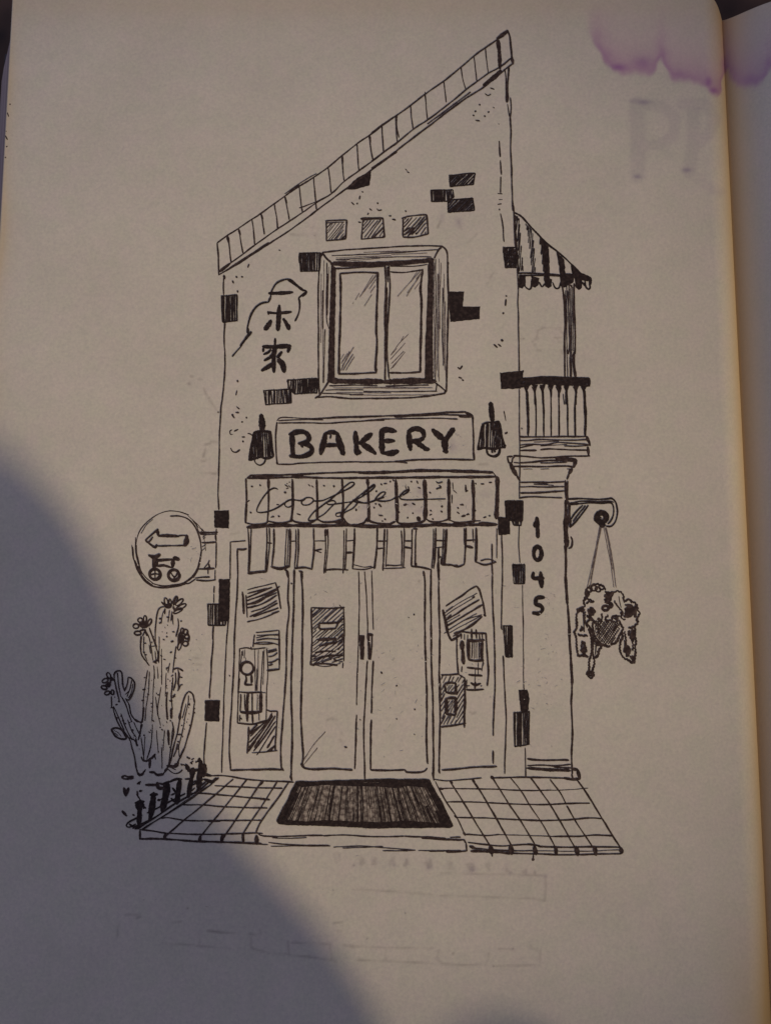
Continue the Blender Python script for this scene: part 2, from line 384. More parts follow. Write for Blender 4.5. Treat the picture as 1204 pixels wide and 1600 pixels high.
# ------------------------------------------------------------------ pen strokes
class Ink:
    layer = 0
    def __init__(s): s.v, s.z, s.f, s.crop = [], [], [], CROPS['P']
    def T(s, pts):
        x0, y0, k = s.crop
        p = np.array(pts, float).reshape(-1, 2)
        return p / k + np.array([x0, y0])
    def _z(s):
        Ink.layer = (Ink.layer + 1) % 37
        return 0.000022 + Ink.layer * 0.0000016
    def ribbon(s, p, w, taper=0.65, wob=0.20):
        w = w * (0.84 if w < 4.2 else 0.93 if w < 6 else 1.04)
        seg = np.hypot(*np.diff(p, axis=0).T)
        L = np.concatenate([[0], np.cumsum(seg)])
        if L[-1] < 0.05: return
        n = max(3, int(L[-1] / 1.6) + 2)
        t = np.linspace(0, L[-1], n)
        q = np.stack([np.interp(t, L, p[:, 0]), np.interp(t, L, p[:, 1])], 1)
        ph = rng.uniform(0, 6.28, 6)
        wv = wob * (np.sin(t / 17 + ph[0]) + 0.6 * np.sin(t / 7 + ph[1]) + 0.3 * np.sin(t / 3.1 + ph[2]))
        d = np.gradient(q, axis=0); d /= np.maximum(np.hypot(*d.T), 1e-6)[:, None]
        nr = np.stack([-d[:, 1], d[:, 0]], 1)
        fade = np.clip(np.minimum(t, L[-1] - t) / 6, 0, 1) if L[-1] > 14 else 0.3
        q = q + nr * (wv * fade)[:, None]
        ww = w * (1 + 0.12 * np.sin(t / 11 + ph[3]) + 0.10 * np.sin(t / 4.3 + ph[4]) + rng.normal(0, 0.06, n))
        e = np.clip(np.minimum(t, L[-1] - t) / (w * 0.9), 0, 1)
        ww = ww * (taper + (1 - taper) * e)
        z = s._z(); b = len(s.v)
        j1, j2 = rng.normal(0, 0.05, n), rng.normal(0, 0.05, n)
        a = q + nr * (ww / 2 + j1)[:, None]; c = q - nr * (ww / 2 + j2)[:, None]
        s0 = q[0] - d[0] * ww[0] * 0.4; s1 = q[-1] + d[-1] * ww[-1] * 0.4
        for i in range(n): s.v.append(a[i]); s.v.append(c[i])
        s.v.append(s0); s.v.append(s1)
        zz = np.repeat(z + np.linspace(0, 1.5e-5, n), 2)
        s.z += list(zz) + [zz[0], zz[-1]]
        for i in range(n - 1):
            k = b + 2 * i; s.f.append((k, k + 1, k + 3, k + 2))
        s.f.append((b, b + 2 * n, b + 1)); s.f.append((b + 2 * n - 2, b + 2 * n - 1, b + 2 * n + 1))
    def smooth(s, p):
        if len(p) < 3: return p
        P = np.concatenate([[2 * p[0] - p[1]], p, [2 * p[-1] - p[-2]]])
        out = []
        for i in range(1, len(P) - 2):
            a, b, c, d = P[i - 1:i + 3]
            m = max(2, int(np.hypot(*(c - b)) / 2.0))
            for k in range(m):
                t = k / m
                out.append(0.5 * (2 * b + (c - a) * t + (2 * a - 5 * b + 4 * c - d) * t * t + (3 * b - a - 3 * c + d) * t ** 3))
        out.append(P[-2])
        return np.array(out)
    def blob(s, c, rx, ry, rot=0):
        n = 11; z = s._z(); b = len(s.v)
        for i in range(n):
            a = 6.2832 * i / n; r = 1 + rng.normal(0, 0.10)
            x, y = math.cos(a) * rx * r, math.sin(a) * ry * r
            s.v.append(np.array([c[0] + x * math.cos(rot) - y * math.sin(rot), c[1] + x * math.sin(rot) + y * math.cos(rot)]))
        s.z += [z] * n; s.f.append(tuple(range(b, b + n)))
    def fill(s, p):
        # wobbly filled outline
        q = []
        for i in range(len(p)):
            a, b = p[i], p[(i + 1) % len(p)]
            m = max(1, int(np.hypot(*(b - a)) / 3))
            for k in range(m): q.append(a + (b - a) * k / m + rng.normal(0, 0.28, 2))
        z = s._z(); b = len(s.v)
        s.v += q; s.z += [z] * len(q); s.f.append(tuple(range(b, b + len(q))))
    def hatch(s, p, w, sp, ang, jit=0.25, over=0.0):
        a = math.radians(ang); d = np.array([math.cos(a), -math.sin(a)]); n = np.array([d[1], -d[0]])
        pr = p @ n; c = pr.min() + sp * 0.5
        while c < pr.max():
            hits = []
            for i in range(len(p)):
                A, B = p[i], p[(i + 1) % len(p)]
                u, v = A @ n - c, B @ n - c
                if (u < 0) != (v < 0): hits.append((A + (B - A) * (u / (u - v))) @ d)
            hits.sort()
            for k in range(0, len(hits) - 1, 2):
                h0, h1 = hits[k], hits[k + 1]
                if h1 - h0 > 1.0:
                    r = rng.uniform(-1, 1, 2) * jit * 3
                    e0 = n * (c + rng.normal(0, sp * jit * 0.5)) + d * (h0 + r[0] - over)
                    e1 = n * (c + rng.normal(0, sp * jit * 0.5)) + d * (h1 + r[1] + over)
                    s.ribbon(np.array([e0, e1]), w * rng.uniform(0.75, 1.2), 0.5, 0.2)
            c += sp * rng.uniform(1 - jit, 1 + jit)
    def brick(s, p, ang=90, w=2.7, sp=2.75):
        s.hatch(p, w, sp, ang, 0.34)
        m = p.mean(0)
        q = m + (p - m) * 0.97
        for i in range(len(p)): s.ribbon(np.array([q[i], q[(i + 1) % len(p)]]), 2.4, 0.9, 0.3)
    def parse(s, text):
        for ln in text.strip().split('\n'):
            for cmd in ln.split(';'):
                tk = cmd.split()
                if not tk: continue
                k = tk[0]
                if k[0] == '@': s.crop = CROPS[k[1]]; tk = tk[1:]
                if not tk: continue
                k = tk[0]; v = [float(x) for x in tk[1:]]
                if k == 's': s.ribbon(s.smooth(s.T(v[1:])), v[0])
                elif k == 'z':   # a trembling, leafy outline
                    p = s.smooth(s.T(v[1:]))
                    if len(p) > 3:
                        L = np.concatenate([[0], np.cumsum(np.hypot(*np.diff(p, axis=0).T))])
                        t = np.linspace(0, L[-1], max(4, int(L[-1] / 0.9)))
                        q = np.stack([np.interp(t, L, p[:, 0]), np.interp(t, L, p[:, 1])], 1)
                        q = q + np.stack([np.sin(t * 1.35 + rng.uniform(0, 6)), np.cos(t * 1.1 + rng.uniform(0, 6))], 1) * 0.85 * rng.uniform(.5, 1.3, (len(t), 1))
                        s.ribbon(q, v[0], 0.8, 0.1)
                elif k == 'p': s.ribbon(s.T(v[1:]), v[0], 0.9, 0.2)
                elif k == 'd':
                    for c in s.T(v[1:]): s.blob(c, v[0] * rng.uniform(.45, .6), v[0] * rng.uniform(.38, .5), rng.uniform(0, 3))
                elif k == 'e':
                    w, cx, cy, rx, ry, rot = v
                    n = 22; st = rng.uniform(0, 6.28); r_ = math.radians(rot)
                    pts = []
                    for i in range(n + 1):
                        a = st + 6.2832 * i / n
                        x, y = math.cos(a) * rx, math.sin(a) * ry
                        pts += [cx + x * math.cos(r_) - y * math.sin(r_), cy + x * math.sin(r_) + y * math.cos(r_)]
                    s.ribbon(s.smooth(s.T(pts)), w, 1.0, 0.12)
                elif k == 'h': s.hatch(s.T(v[3:]), v[0], v[1], v[2])
                elif k == 'f': s.fill(s.T(v))
                elif k == 'b': s.brick(s.T(v[1:]), v[0])
                elif k == 'x':   # scribble: a knot of curls inside an ellipse
                    w, cx, cy, rx, ry, m = v
                    pts = []
                    for i in range(int(m)):
                        a = rng.uniform(0, 6.28); r = math.sqrt(rng.uniform(0.1, 1))
                        pts += [cx + rx * r * math.cos(a), cy + ry * r * math.sin(a)]
                    s.ribbon(s.smooth(s.T(pts)), w * 0.68, 0.9, 0.1)
        return s
    mark = 0
    def build(s, name, mat=None, label=None, parent=None):
        px = np.array(s.v); z = np.array(s.z)
        P = on_page(px, z)
        # keep every face looking up
        o = part(name, P, s.f, mat or M_INK, parent or page, label=label)
        if s.mark:
            o.data.materials.append(M_WASH)
            for i in range(s.mark): o.data.polygons[i].material_index = 1
        return o
def drawn(name, text, mat=None, label=None, fn=None):
    k = Ink()
    if text: k.parse(text)
    if fn: fn(k)
    return k.build(name, mat, label)

drawn('drawn_roof', '''
@A s 2.7 78 1398 140 1352 210 1308 300 1248 350 1215 500 1105 590 1045 680 990 770 925 860 850 950 780 1030 725 1110 665 1200 598
s 2.6 85 1580 160 1525 240 1468 310 1415 370 1370 455 1310 530 1262 610 1210 700 1145 790 1090 870 1015 960 950 1050 885 1120 830 1200 770
s 2.8 90 1598 200 1533 370 1425 530 1320 700 1195 870 1070 1010 965 1100 900 1200 830
s 3 78 1398 85 1480 88 1600; s 4.6 92 1578 160 1525; s 2 590 1180 700 1140 770 1105
s 2.8 145 1355 155 1440 165 1520; s 4.5 142 1355 150 1395; s 2.4 212 1312 225 1390 240 1465; s 3.4 212 1312 222 1350; s 2.4 295 1250 305 1330 312 1410; s 2.4 352 1215 362 1270 372 1345; s 4 350 1212 362 1250
s 2.4 435 1155 448 1230 455 1308; s 2.4 500 1105 515 1180 528 1255; s 4 500 1105 512 1150; s 2.4 590 1045 598 1130 610 1205; s 2.4 680 990 688 1080 698 1190
s 2.4 770 925 780 1000 790 1085; s 2.4 858 850 862 930 870 1010; s 3.4 858 850 861 900; s 2.4 950 780 955 860 963 945; s 2.4 1028 725 1035 800 1050 880; s 3.6 1028 725 1034 770; s 2.2 1105 665 1110 745 1115 830; s 2.4 1192 605 1197 700 1202 775
s 1.5 500 1092 620 1010 700 965; s 1.4 520 1080 590 1035
@B s 2.7 150 606 245 540 335 470 450 388 560 300 640 232 710 180 780 130 850 68
s 2.6 140 790 260 690 350 632 470 540 580 450 660 390 730 340 800 300 870 245
s 3 150 830 200 790 350 675 500 560 600 490 700 425 770 365 880 280
s 3.4 850 68 865 110 872 180 878 240 885 282; s 6 785 122 850 74; s 5 876 238 884 278; s 2 350 655 500 545 620 455
s 2.2 245 540 250 610 262 690; s 2.4 335 470 342 550 350 630; s 2 452 388 460 450 467 520; s 2.2 560 300 570 370 590 440; s 2 640 232 648 300 657 385; s 2 712 180 720 260 730 340
s 6 790 132 800 220 802 310; s 6 700 412 770 360 808 320; s 2 335 455 337 480
@A s 2.6 92 1596 170 1545 300 1462 400 1395; @B s 2.4 0 712 65 662 155 603; s 2.4 65 662 70 750 78 825; s 2.4 160 600 158 660 172 740; s 2.6 0 888 80 828 150 782; s 2.8 0 932 100 865 160 822
''', label='sloping drawn roof divided into narrow tiles')

drawn('drawn_wall', '''
@C s 2.8 178 295 172 400 176 480; s 5 178 300 185 330; s 2.8 188 735 180 900 188 1050 178 1300 155 1500 148 1600
@G s 2.6 85 0 70 130 60 300 55 500 50 700 54 832
@J s 3 1016 40 1018 110; s 2.6 992 310 990 370; s 2.4 992 450 988 620 985 720; s 2 980 740 978 840; s 3 970 910 966 980; s 1.6 966 990 965 1085; s 2.8 960 1330 955 1472
@L s 2.8 135 630 132 740 122 860 120 940 110 1085; s 2.6 92 1238 80 1380 75 1470 88 1560
@B s 2.4 832 310 840 380 843 520; s 3 858 295 852 400 848 520; s 5 847 450 848 515; s 1.8 850 530 862 610; s 2.4 868 490 872 560 866 620; s 2.8 866 610 872 700 870 800 875 950 878 1050 885 1200
@E s 2.6 562 0 568 60 572 200 578 305; s 2.2 592 455 598 600 595 720 600 800 603 1000 605 1205
@F s 2 341 185 343 400 345 700 345 870 343 1012
@I s 1.6 155 262 150 400 160 550; s 1.3 180 722 178 850 188 1000 185 1250 190 1380; s 1.6 190 1300 188 1400 192 1550
@N s 1.5 607 370 612 600 613 800 615 1000; s 2.4 624 1360 628 1540
@B s 3 798 762 804 860; s 2.6 805 882 812 972; s 2.8 808 985 806 1085; s 1.8 788 1090 818 1092; s 1.6 795 1128 818 1128; s 2 788 1158 812 1154; d 3 800 1190; s 2.4 806 1215 820 1290 828 1392; d 1.6 795 655
@E d 3 512 660; s 3.4 510 685 505 730; d 3 490 785
@N s 2.6 482 60 486 300 480 600 484 640; s 2.6 490 800 503 1050 508 1200 500 1520
@L s 2.4 240 108 239 340; s 2.4 228 600 212 800 206 950 196 1240 186 1550; s 2.2 240 108 290 105 335 100
@N s 2.2 65 1552 150 1562 250 1556 360 1545; s 3 420 1546 640 1540 800 1545 900 1548
@C s 3 398 225 410 195; d 3.4 295 314 345 312 305 447; s 4 258 350 266 370; d 2 690 66; d 3.6 305 1278; s 2 300 1365 290 1405; s 3.2 298 1518 318 1535; s 3.2 288 1568 318 1568; d 4 258 1592
@G s 2.6 178 115 198 130; d 3.4 186 155; s 3 146 172 162 192; d 3.4 246 190 216 220; s 2.4 145 275 130 285 135 308 150 306; s 2.4 160 285 188 272; s 3 215 325 235 325; d 3.2 222 356; s 3 136 402 148 424 172 432 200 414; s 2 180 10 172 36; s 2.2 255 300 275 305 292 322; d 2.6 50 152
@A d 2.6 985 1080; s 3 970 1105 966 1125; s 2.6 916 1145 932 1160; d 3 952 1152 1080 1150; s 3 1030 1185 1042 1195; s 2.8 1016 1222 1024 1212; s 2.4 1076 1185 1084 1196 1105 1192; d 2.6 1160 1230; s 2.4 1176 1253 1192 1255; d 2 470 1445
@B s 2.4 212 936 222 946; s 2.6 224 954 236 960; s 2.6 743 430 766 438; s 2.4 710 466 728 478 746 468; d 3 676 535 650 576 638 602 708 606 732 580; d 2 764 553; s 3 650 632 676 636; d 3 215 1200; s 2 110 1230 120 1230; s 2.2 130 1252 150 1252
@E d 4.4 482 982; s 3 424 1012 446 1032; s 3 452 1008 474 1026; s 3 162 1176 178 1188 194 1166; s 3.4 168 1248 190 1256; s 3 192 1266 204 1272
@F s 2 226 348 240 422; d 4.6 242 514
''', label='drawn front wall outline with scattered plaster specks')

BR = '''
@A f 870 1066 960 985 1038 952 1030 1040 940 1064
@B b 45 485 975 650 962 638 1035 490 1048
b 90 370 1068 510 1065 517 1112 470 1140 372 1140
b 45 475 1130 635 1118 645 1195 478 1210
b 90 822 1425 905 1425 905 1555 835 1555
@C b 90 872 92 1078 88 1062 260 885 265
b 90 152 485 303 475 300 720 165 735
b 85 762 1265 1045 1250 1045 1388 830 1400 775 1350
b 90 545 1365 800 1350 805 1480 560 1500
@E f 100 628 208 628 198 735 322 738 318 828 108 848 100 760
f 465 1215 635 1200 628 1310 600 1330 475 1335
@G f 20 838 126 836 124 962 24 958
@J f 1018 835 1138 838 1128 1280 1020 1280 1015 1090
b 90 898 1095 1030 1095 1095 1290 1085 1322 905 1322
@L f 82 1097 176 1097 170 1230 80 1228
@I b 90 45 62 185 62 180 225 52 215
b 90 95 220 172 222 168 258 112 255
@H f 970 882 1052 886 1054 1004 974 1008
@I b 90 100 562 200 562 196 715 112 715
b 90 28 1040 100 1040 102 1290 50 1290
@N f 585 1008 640 1006 651 1060 643 1138 597 1138
b 90 555 1145 650 1137 650 1342 560 1358
'''
EXTRA = {1: 'h 2.4 2.8 45 485 975 570 968 560 1040 490 1048', 2: 'h 2.4 3 90 370 1068 460 1065 460 1140 372 1140', 4: 'h 2.6 2.6 60 822 1425 905 1425 905 1555 835 1555',
         5: 'h 2.6 2.6 90 872 92 960 90 955 262 885 265', 6: 'h 2.4 2.6 90 152 485 230 480 225 730 165 735', 7: 'h 2.4 3 88 900 1260 1045 1250 1045 1388 900 1395',
         15: 'h 2.8 2.3 90 45 62 185 62 180 225 52 215'}
_crop, _k = None, 0
for ln in BR.strip().split('\n'):
    if ln[0] == '@': _crop, ln = ln[:2], ln[3:]
    drawn('drawn_brick', _crop + ' ' + ln + (('; ' + EXTRA[_k]) if _k in EXTRA else ''), M_BLACK)
    _k += 1
drawn('drawn_tiles', '''
@D s 2.8 225 118 375 110; s 2.4 230 125 232 262; s 2.4 230 262 372 248; s 3.4 378 110 370 248; s 1.6 228 132 360 126
h 1.3 3.4 50 235 135 360 130 360 245 240 255; h 2.4 4.5 40 235 135 290 130 235 170; h 2.6 3.5 40 368 210 368 248 320 248
s 4.4 480 102 640 98; s 2.6 462 125 480 128; s 3 640 95 652 235; s 2.6 495 110 485 250; s 2.4 480 250 650 235; h 1.6 4 52 495 115 640 110 645 230 495 240; s 3 560 245 648 160
s 2.8 775 100 830 82 955 72; s 3.4 955 72 967 212; s 3 785 105 785 230; s 3 785 235 870 235 965 212; h 2 4 48 790 100 950 85 958 210 795 225; h 3 4.6 35 790 190 860 150 900 210 795 228
''', label='three small hatched square tiles in a row above the window')

drawn('drawn_window', '''
@D s 3 205 345 182 420 172 700 174 1000 175 1300 182 1380
s 3.2 165 1395 250 1388 400 1402 600 1402 900 1392 1090 1365
s 3.4 1070 300 1104 350 1108 500 1111 700 1106 1000 1100 1200 1098 1352
s 2.8 200 345 400 325 600 312 700 306 900 298 1070 298
s 4 1112 415 1112 430; s 5 1098 1340 1085 1362; s 3 150 1400 190 1375
s 3 1068 302 1040 330 1010 388; s 4 205 350 230 385 268 420; s 3 252 1268 215 1330 178 1385; s 2.4 1018 1290 1055 1315 1092 1350
f 265 430 300 455 298 700 286 1262 240 1272 250 900 262 600
f 972 400 1006 398 1004 700 1000 900 1003 1272 946 1270 958 900 968 600
s 6.5 265 428 400 428 560 425 700 425 850 412 1002 398; s 3.6 330 440 480 442 650 436; s 3.4 700 436 850 425 970 412
s 8 245 1270 420 1280 640 1280; s 8.5 640 1282 850 1276 1020 1278
s 3 300 462 450 455 645 445; s 3.4 655 440 660 600 655 800 656 1000 656 1272; s 3 682 440 690 600 680 800 668 1000 670 1100 685 1258; s 3.4 668 600 664 800 660 1000; s 2.4 672 450 676 560
s 3.2 330 498 450 490 605 494; s 4 602 490 598 700 592 900 596 1000 586 1195; s 5 602 490 602 520; s 5 588 1180 590 1210; s 4 330 498 336 600 332 800 326 1000 322 1228; s 3.2 322 1225 450 1222 595 1216
s 2.8 692 485 800 490 928 470; s 4.2 926 466 912 600 918 700 914 900 912 1000 910 1212; s 3.8 685 1216 800 1216 910 1210; s 2.2 692 445 850 445 960 432
s 3.4 970 430 965 700 950 1050 948 1268; s 3 285 700 284 1262
''', label='large double window with a wide wooden frame', fn=lambda k: k.parse('''
@D s 2.4 250 1310 400 1306 600 1310; s 2.6 660 1312 970 1305; s 2 225 1342 330 1338 500 1340; s 2.2 500 1352 800 1352 1030 1350; s 2.6 1030 1290 1022 1350; s 1.8 200 1365 500 1372
s 1.6 1020 392 1022 700 1018 1280; s 2 1072 600 1070 900 1076 1165; s 2.2 205 620 205 900; s 1.8 235 420 232 800 250 900; s 1.8 222 900 210 1290; s 2.4 242 500 236 800
s 1.8 270 368 600 356 1040 325; s 1.6 300 398 700 378 990 378'''))
drawn('drawn_window_shine', '''
@D s 1 590 505 530 590 470 670; s 1.1 570 510 490 640; s .9 548 640 585 585; s 1 598 530 540 612; s .9 440 690 470 640; s 1 560 650 505 735; s .9 600 505 550 570; s .8 430 700 420 720
s 1.3 345 1170 430 1030; s 1.3 338 1200 400 1060; s 1.5 352 1200 425 1080; s 1.2 372 1200 435 1100; s 1.2 338 1150 385 1075; s 1.1 335 1120 360 1080
s 1.1 910 480 830 570 745 665; s 1.2 915 500 870 570 815 640; s 1 900 520 810 665; s 1.2 905 560 868 612; s 1 890 480 850 540; s 1.4 920 480 880 540
s 1.2 695 1090 760 1000 825 935; s 1.2 693 1120 800 1000; s 1.3 700 1150 790 1060; s 1.3 695 1190 785 1085; s 1.1 710 1180 800 1065; s 1 790 950 770 985; s 1 700 1085 740 1040
s 1.1 300 385 700 368; s 1.1 400 405 620 388; s 1 620 345 1000 330; s 1.1 280 412 400 398; s 1 700 360 960 350; s 1.1 500 345 760 335
s 1.1 215 400 208 800 206 1290; s 1 250 450 240 760; s 1.1 195 500 190 1000; s 1 1045 390 1052 900; s 1.1 1060 420 1042 1000 1046 1280; s 1 1035 500 1030 1200; s 1 1082 500 1080 1150; s 1.2 1010 420 1012 1250; s 1.2 1090 700 1088 1200
s 1.1 280 1325 900 1330; s 1.2 400 1378 1000 1378; s 1 300 1360 700 1362; s 1.1 500 1320 1000 1325; s 1 1040 500 1040 1250
''', M_THIN, label='fine slanted shine marks on the window panes and grain on its frame')

drawn('drawn_lettering', '''
@C s 2.6 255 1050 290 1005 330 960 360 910 410 845; s 4.6 330 950 385 875 432 822; s 3.4 392 832 398 770 415 700 440 640 480 590 530 558 592 545
s 4.6 398 830 402 790; s 3 592 545 610 500 612 470; s 4.4 592 540 608 505; s 3 608 475 630 420 665 370 720 342 775 335 820 350; s 5.6 770 340 815 362 870 408 915 440; s 4.6 900 430 938 450 905 492; s 3.8 938 452 870 508 876 530
s 3.6 870 508 878 540 880 590 868 655 835 722
s 5.6 592 464 700 462 815 454
s 7.4 690 575 686 680 676 805; s 5 582 640 680 648 802 636; s 4.6 585 632 590 660; s 6.5 612 715 596 750 558 792; s 8 585 770 558 795; s 7 728 702 752 740 775 795; s 10 770 760 778 795
s 5 652 882 650 950; s 6.2 538 958 660 960 795 952; s 5 545 962 540 1005; s 6 790 955 768 1008; s 4.4 545 1030 590 1010 612 985; s 7 650 960 640 1060 640 1195
s 4.6 550 1088 600 1062 640 1040; s 6 528 1180 580 1150 632 1112; s 6.6 712 1008 672 1060; s 9 680 1085 718 1120 735 1190; s 4 690 1062 720 1110; s 4.4 600 1050 640 1012
''', M_BLACK, label='three hand lettered characters inside a curling outline at the upper left')

def lamp_marks(x):
    return x
drawn('drawn_wall_lamp', '''
@G s 8.5 350 172 354 230 356 288; s 9.5 350 172 351 195; h 3 3.0 92 300 292 415 290 432 460 268 482; h 3 3.4 95 300 292 350 292 330 480 268 482; s 4.4 300 292 360 284 416 290; s 4.4 300 292 285 380 265 482; s 4.4 414 290 422 380 432 462
s 4.6 262 485 300 478 345 464 380 474 430 464; s 2.8 300 482 312 508 340 522 368 506 380 478; s 6 400 380 405 470
''', M_BLACK, label='dark bell shaped wall lamp at the left end of the BAKERY sign')
drawn('drawn_wall_lamp', '''
@H s 8 920 90 926 150 932 212; s 9.5 920 90 922 112; h 2.8 3.3 88 862 238 972 216 1018 392 834 408; h 2.8 3.6 78 915 225 972 216 1018 392 960 400; s 4 860 238 885 228 910 222; s 4.4 905 222 940 224 975 215; s 4 862 238 845 320 830 410; s 4.6 975 215 995 310 1018 392
s 4.4 828 412 870 402 940 408 1022 392; s 4.6 890 410 902 445 940 460 972 445 985 405; s 3 905 405 940 415 975 402; d 4 930 428 948 426; d 6 1016 392
''', M_BLACK, label='dark bell shaped wall lamp at the right end of the BAKERY sign')

drawn('drawn_signboard', '''
@G s 3 458 222 450 330 454 440 460 515; s 5 458 500 462 515; s 2 458 212 500 190 700 196 900 185 1204 178; s 2.6 465 228 620 226 800 230 1000 216 1204 208; s 2 470 212 600 204 780 206; s 2.6 460 515 560 516 640 508 850 500 1204 500
s 1.8 700 200 900 192 1150 185
@H s 3.4 0 188 200 178 400 170 600 156 740 150; s 5.5 740 150 765 165 795 178; s 2.4 0 218 200 200 500 196 690 200; s 3 250 186 600 170 790 178; s 3.2 795 180 800 300 800 430; s 4.4 800 430 806 486; s 3.2 250 496 400 486 600 480 800 486; s 2.4 0 500 150 500 250 500 340 506; s 4 700 182 790 184
''', label='drawn rectangular signboard above the awning')
drawn('drawn_lettering', '''
@G s 8.6 562 302 566 380 572 456; s 7 545 308 600 290 650 292 680 320 672 352 610 372; s 7 610 370 665 376 700 402 690 438 625 462 550 458; d 6 632 388
s 8 795 302 788 350 762 445; s 7 792 302 840 292 880 300; s 8.4 878 300 892 360 922 445; s 7 795 384 885 382; s 3 835 312 828 336; s 9.6 908 420 922 445
s 9 1005 290 1010 360 1015 445; s 9 1010 430 1040 432; s 7.6 1118 302 1080 330 1032 372; s 8 1040 368 1095 400 1145 442
@H s 9.6 165 272 162 350 165 438; s 7.4 148 292 190 275 262 286; s 7 170 352 250 352; s 8 168 436 220 440 275 424
s 9.6 350 282 352 350 362 415; s 7.8 345 290 390 268 440 280 455 320 430 345 368 358; s 9 392 358 430 380 478 412; s 8 455 412 490 410; s 7 420 370 440 392
s 8.4 515 275 555 310 595 345; s 10 660 270 625 320 600 360 606 425; d 9 606 424; s 7 600 390 604 420
''', M_BLACK, label='bold BAKERY lettering on the signboard')

drawn('drawn_awning', '''
@G s 3.4 270 592 500 590 700 580 950 572 1204 568; s 3.8 250 612 420 610 600 606 900 612 1204 610; s 6 565 598 645 604; s 2.8 250 612 285 590; s 2 285 604 500 602
@H s 5 0 576 200 572 400 560 600 562 800 566 935 572; s 4.2 0 612 300 608 600 606 960 602; s 2.4 935 572 960 602; s 6.4 966 606 968 700 964 790 958 892
@G s 4 243 616 246 780 240 925; s 5.6 250 955 380 944 500 944; s 5 500 944 700 944 950 942 1204 952
@H s 5.4 0 948 200 948 400 945 600 938 760 940; s 5.4 760 938 860 936 960 936; s 5 840 926 965 934
@G s 3 245 925 300 934 380 928 396 900; s 3 392 912 480 924 550 912 556 890; s 3.4 556 885 575 912 640 926 700 920 732 900; s 3.4 735 895 780 918 850 918 905 900; s 4.4 860 918 930 925 950 940; s 5 905 860 915 910; s 3.2 915 885 950 928 1000 942 1060 926 1090 890; s 3 1100 915 1204 932; s 2 400 930 550 932; s 1.8 580 935 700 930
@H s 3.6 0 932 38 922 60 890; s 5 70 880 62 915; s 4.4 66 895 95 918 200 932 255 915; s 4 258 900 285 928 360 930 440 916 470 895; s 3.6 470 895 500 915 560 918 620 900 632 890; s 2.4 632 905 700 920 850 908; s 3.4 660 925 790 920; s 3.6 500 932 620 930
@G s 3.4 398 620 400 780 392 915; s 5 400 620 400 680; s 4.2 565 620 570 780 558 915; s 4.2 735 625 740 780 738 905; s 4.2 912 622 919 780 912 900; s 4.2 1088 618 1096 780 1100 915; s 6 1088 622 1092 660
@H s 2 62 620 66 890; s 5.6 260 622 266 780 270 920; s 6.4 460 628 466 780 463 900; s 5.6 628 622 630 780 632 905; s 5.4 795 628 802 780 800 920
@G s 2.6 256 962 264 1100 260 1272; s 2.6 280 966 276 1100 265 1262; s 4.6 258 1275 320 1268 386 1262; s 3 388 960 388 1100 380 1262; s 2.4 406 960 405 1100 388 1262
s 3.4 438 966 436 1100 424 1232; s 2 526 966 520 1100 514 1225; s 3.4 550 966 552 1100 545 1232; s 1.6 538 966 536 1100 530 1225; s 4.8 418 1230 480 1244 545 1226
s 2.4 590 970 592 1100 582 1240; s 2.8 608 966 608 1100 598 1242; s 3.2 714 962 716 1100 702 1246; s 3.4 580 1242 650 1234 704 1248
s 2.6 792 970 796 1100 786 1275; s 2.4 812 966 812 1100 796 1270; s 5 800 970 800 1010; s 2.4 924 975 925 1100 918 1275; s 2.8 942 962 940 1100 932 1252; s 3.2 786 1254 850 1248 955 1252
s 3.8 998 962 996 1100 984 1245; s 3.2 1158 960 1154 1100 1140 1240; s 2.6 984 1244 1060 1250 1140 1230; s 1.8 990 1215 1060 1232 1118 1226
@H s 2.4 128 962 125 1100 108 1244; s 3.4 182 966 178 1100 170 1255; s 2.2 200 966 198 1100 190 1230; s 2.6 298 978 304 1100 300 1228; s 2.6 318 962 318 1100 312 1235; s 2.6 186 1218 250 1222 300 1216; s 2 170 1242 240 1240 325 1236
s 2.8 374 968 372 1100 368 1228; s 2.8 402 962 396 1100 394 1225; s 2.4 522 966 520 1100 510 1240; s 3.4 538 960 535 1100 522 1242; s 3.4 368 1226 430 1232 500 1248; s 4.6 400 1205 398 1230; s 4 380 966 410 966
s 2.2 592 966 588 1100 580 1215; s 3 615 966 608 1100 600 1216; s 2 605 970 600 1090 590 1210; s 2.6 735 962 738 1080; s 3.4 748 960 745 1100 736 1212; s 3.4 580 1216 640 1216 690 1228 738 1212; s 1.8 620 1222 690 1218
s 4.2 820 960 820 1100 815 1198; s 2 796 966 800 1060; s 1.8 962 962 964 1060 962 1170; s 3.2 815 1196 880 1216 955 1196; s 2 850 1188 900 1178 942 1186; s 3 950 1190 958 1200
@G s 2.6 390 1062 422 1066; s 2.4 556 1052 590 1050; s 2.4 720 1050 792 1050; s 3 720 1116 770 1106; s 2.2 720 1116 768 1132; s 2.2 942 1050 998 1044; s 4.2 934 1132 982 1130
@H s 3 132 1050 200 1050; s 3.4 128 1104 168 1100; s 3 320 1050 366 1050; s 4 318 1092 366 1100; s 3 535 1046 600 1048; s 2.6 535 1098 600 1090; s 3 748 1046 812 1042; s 4.4 750 1086 795 1096
@H s 2.6 560 1092 555 1160 560 1230; s 3 552 1160 575 1162
''', label='drawn shop awning with rounded stripes above a hanging valance')
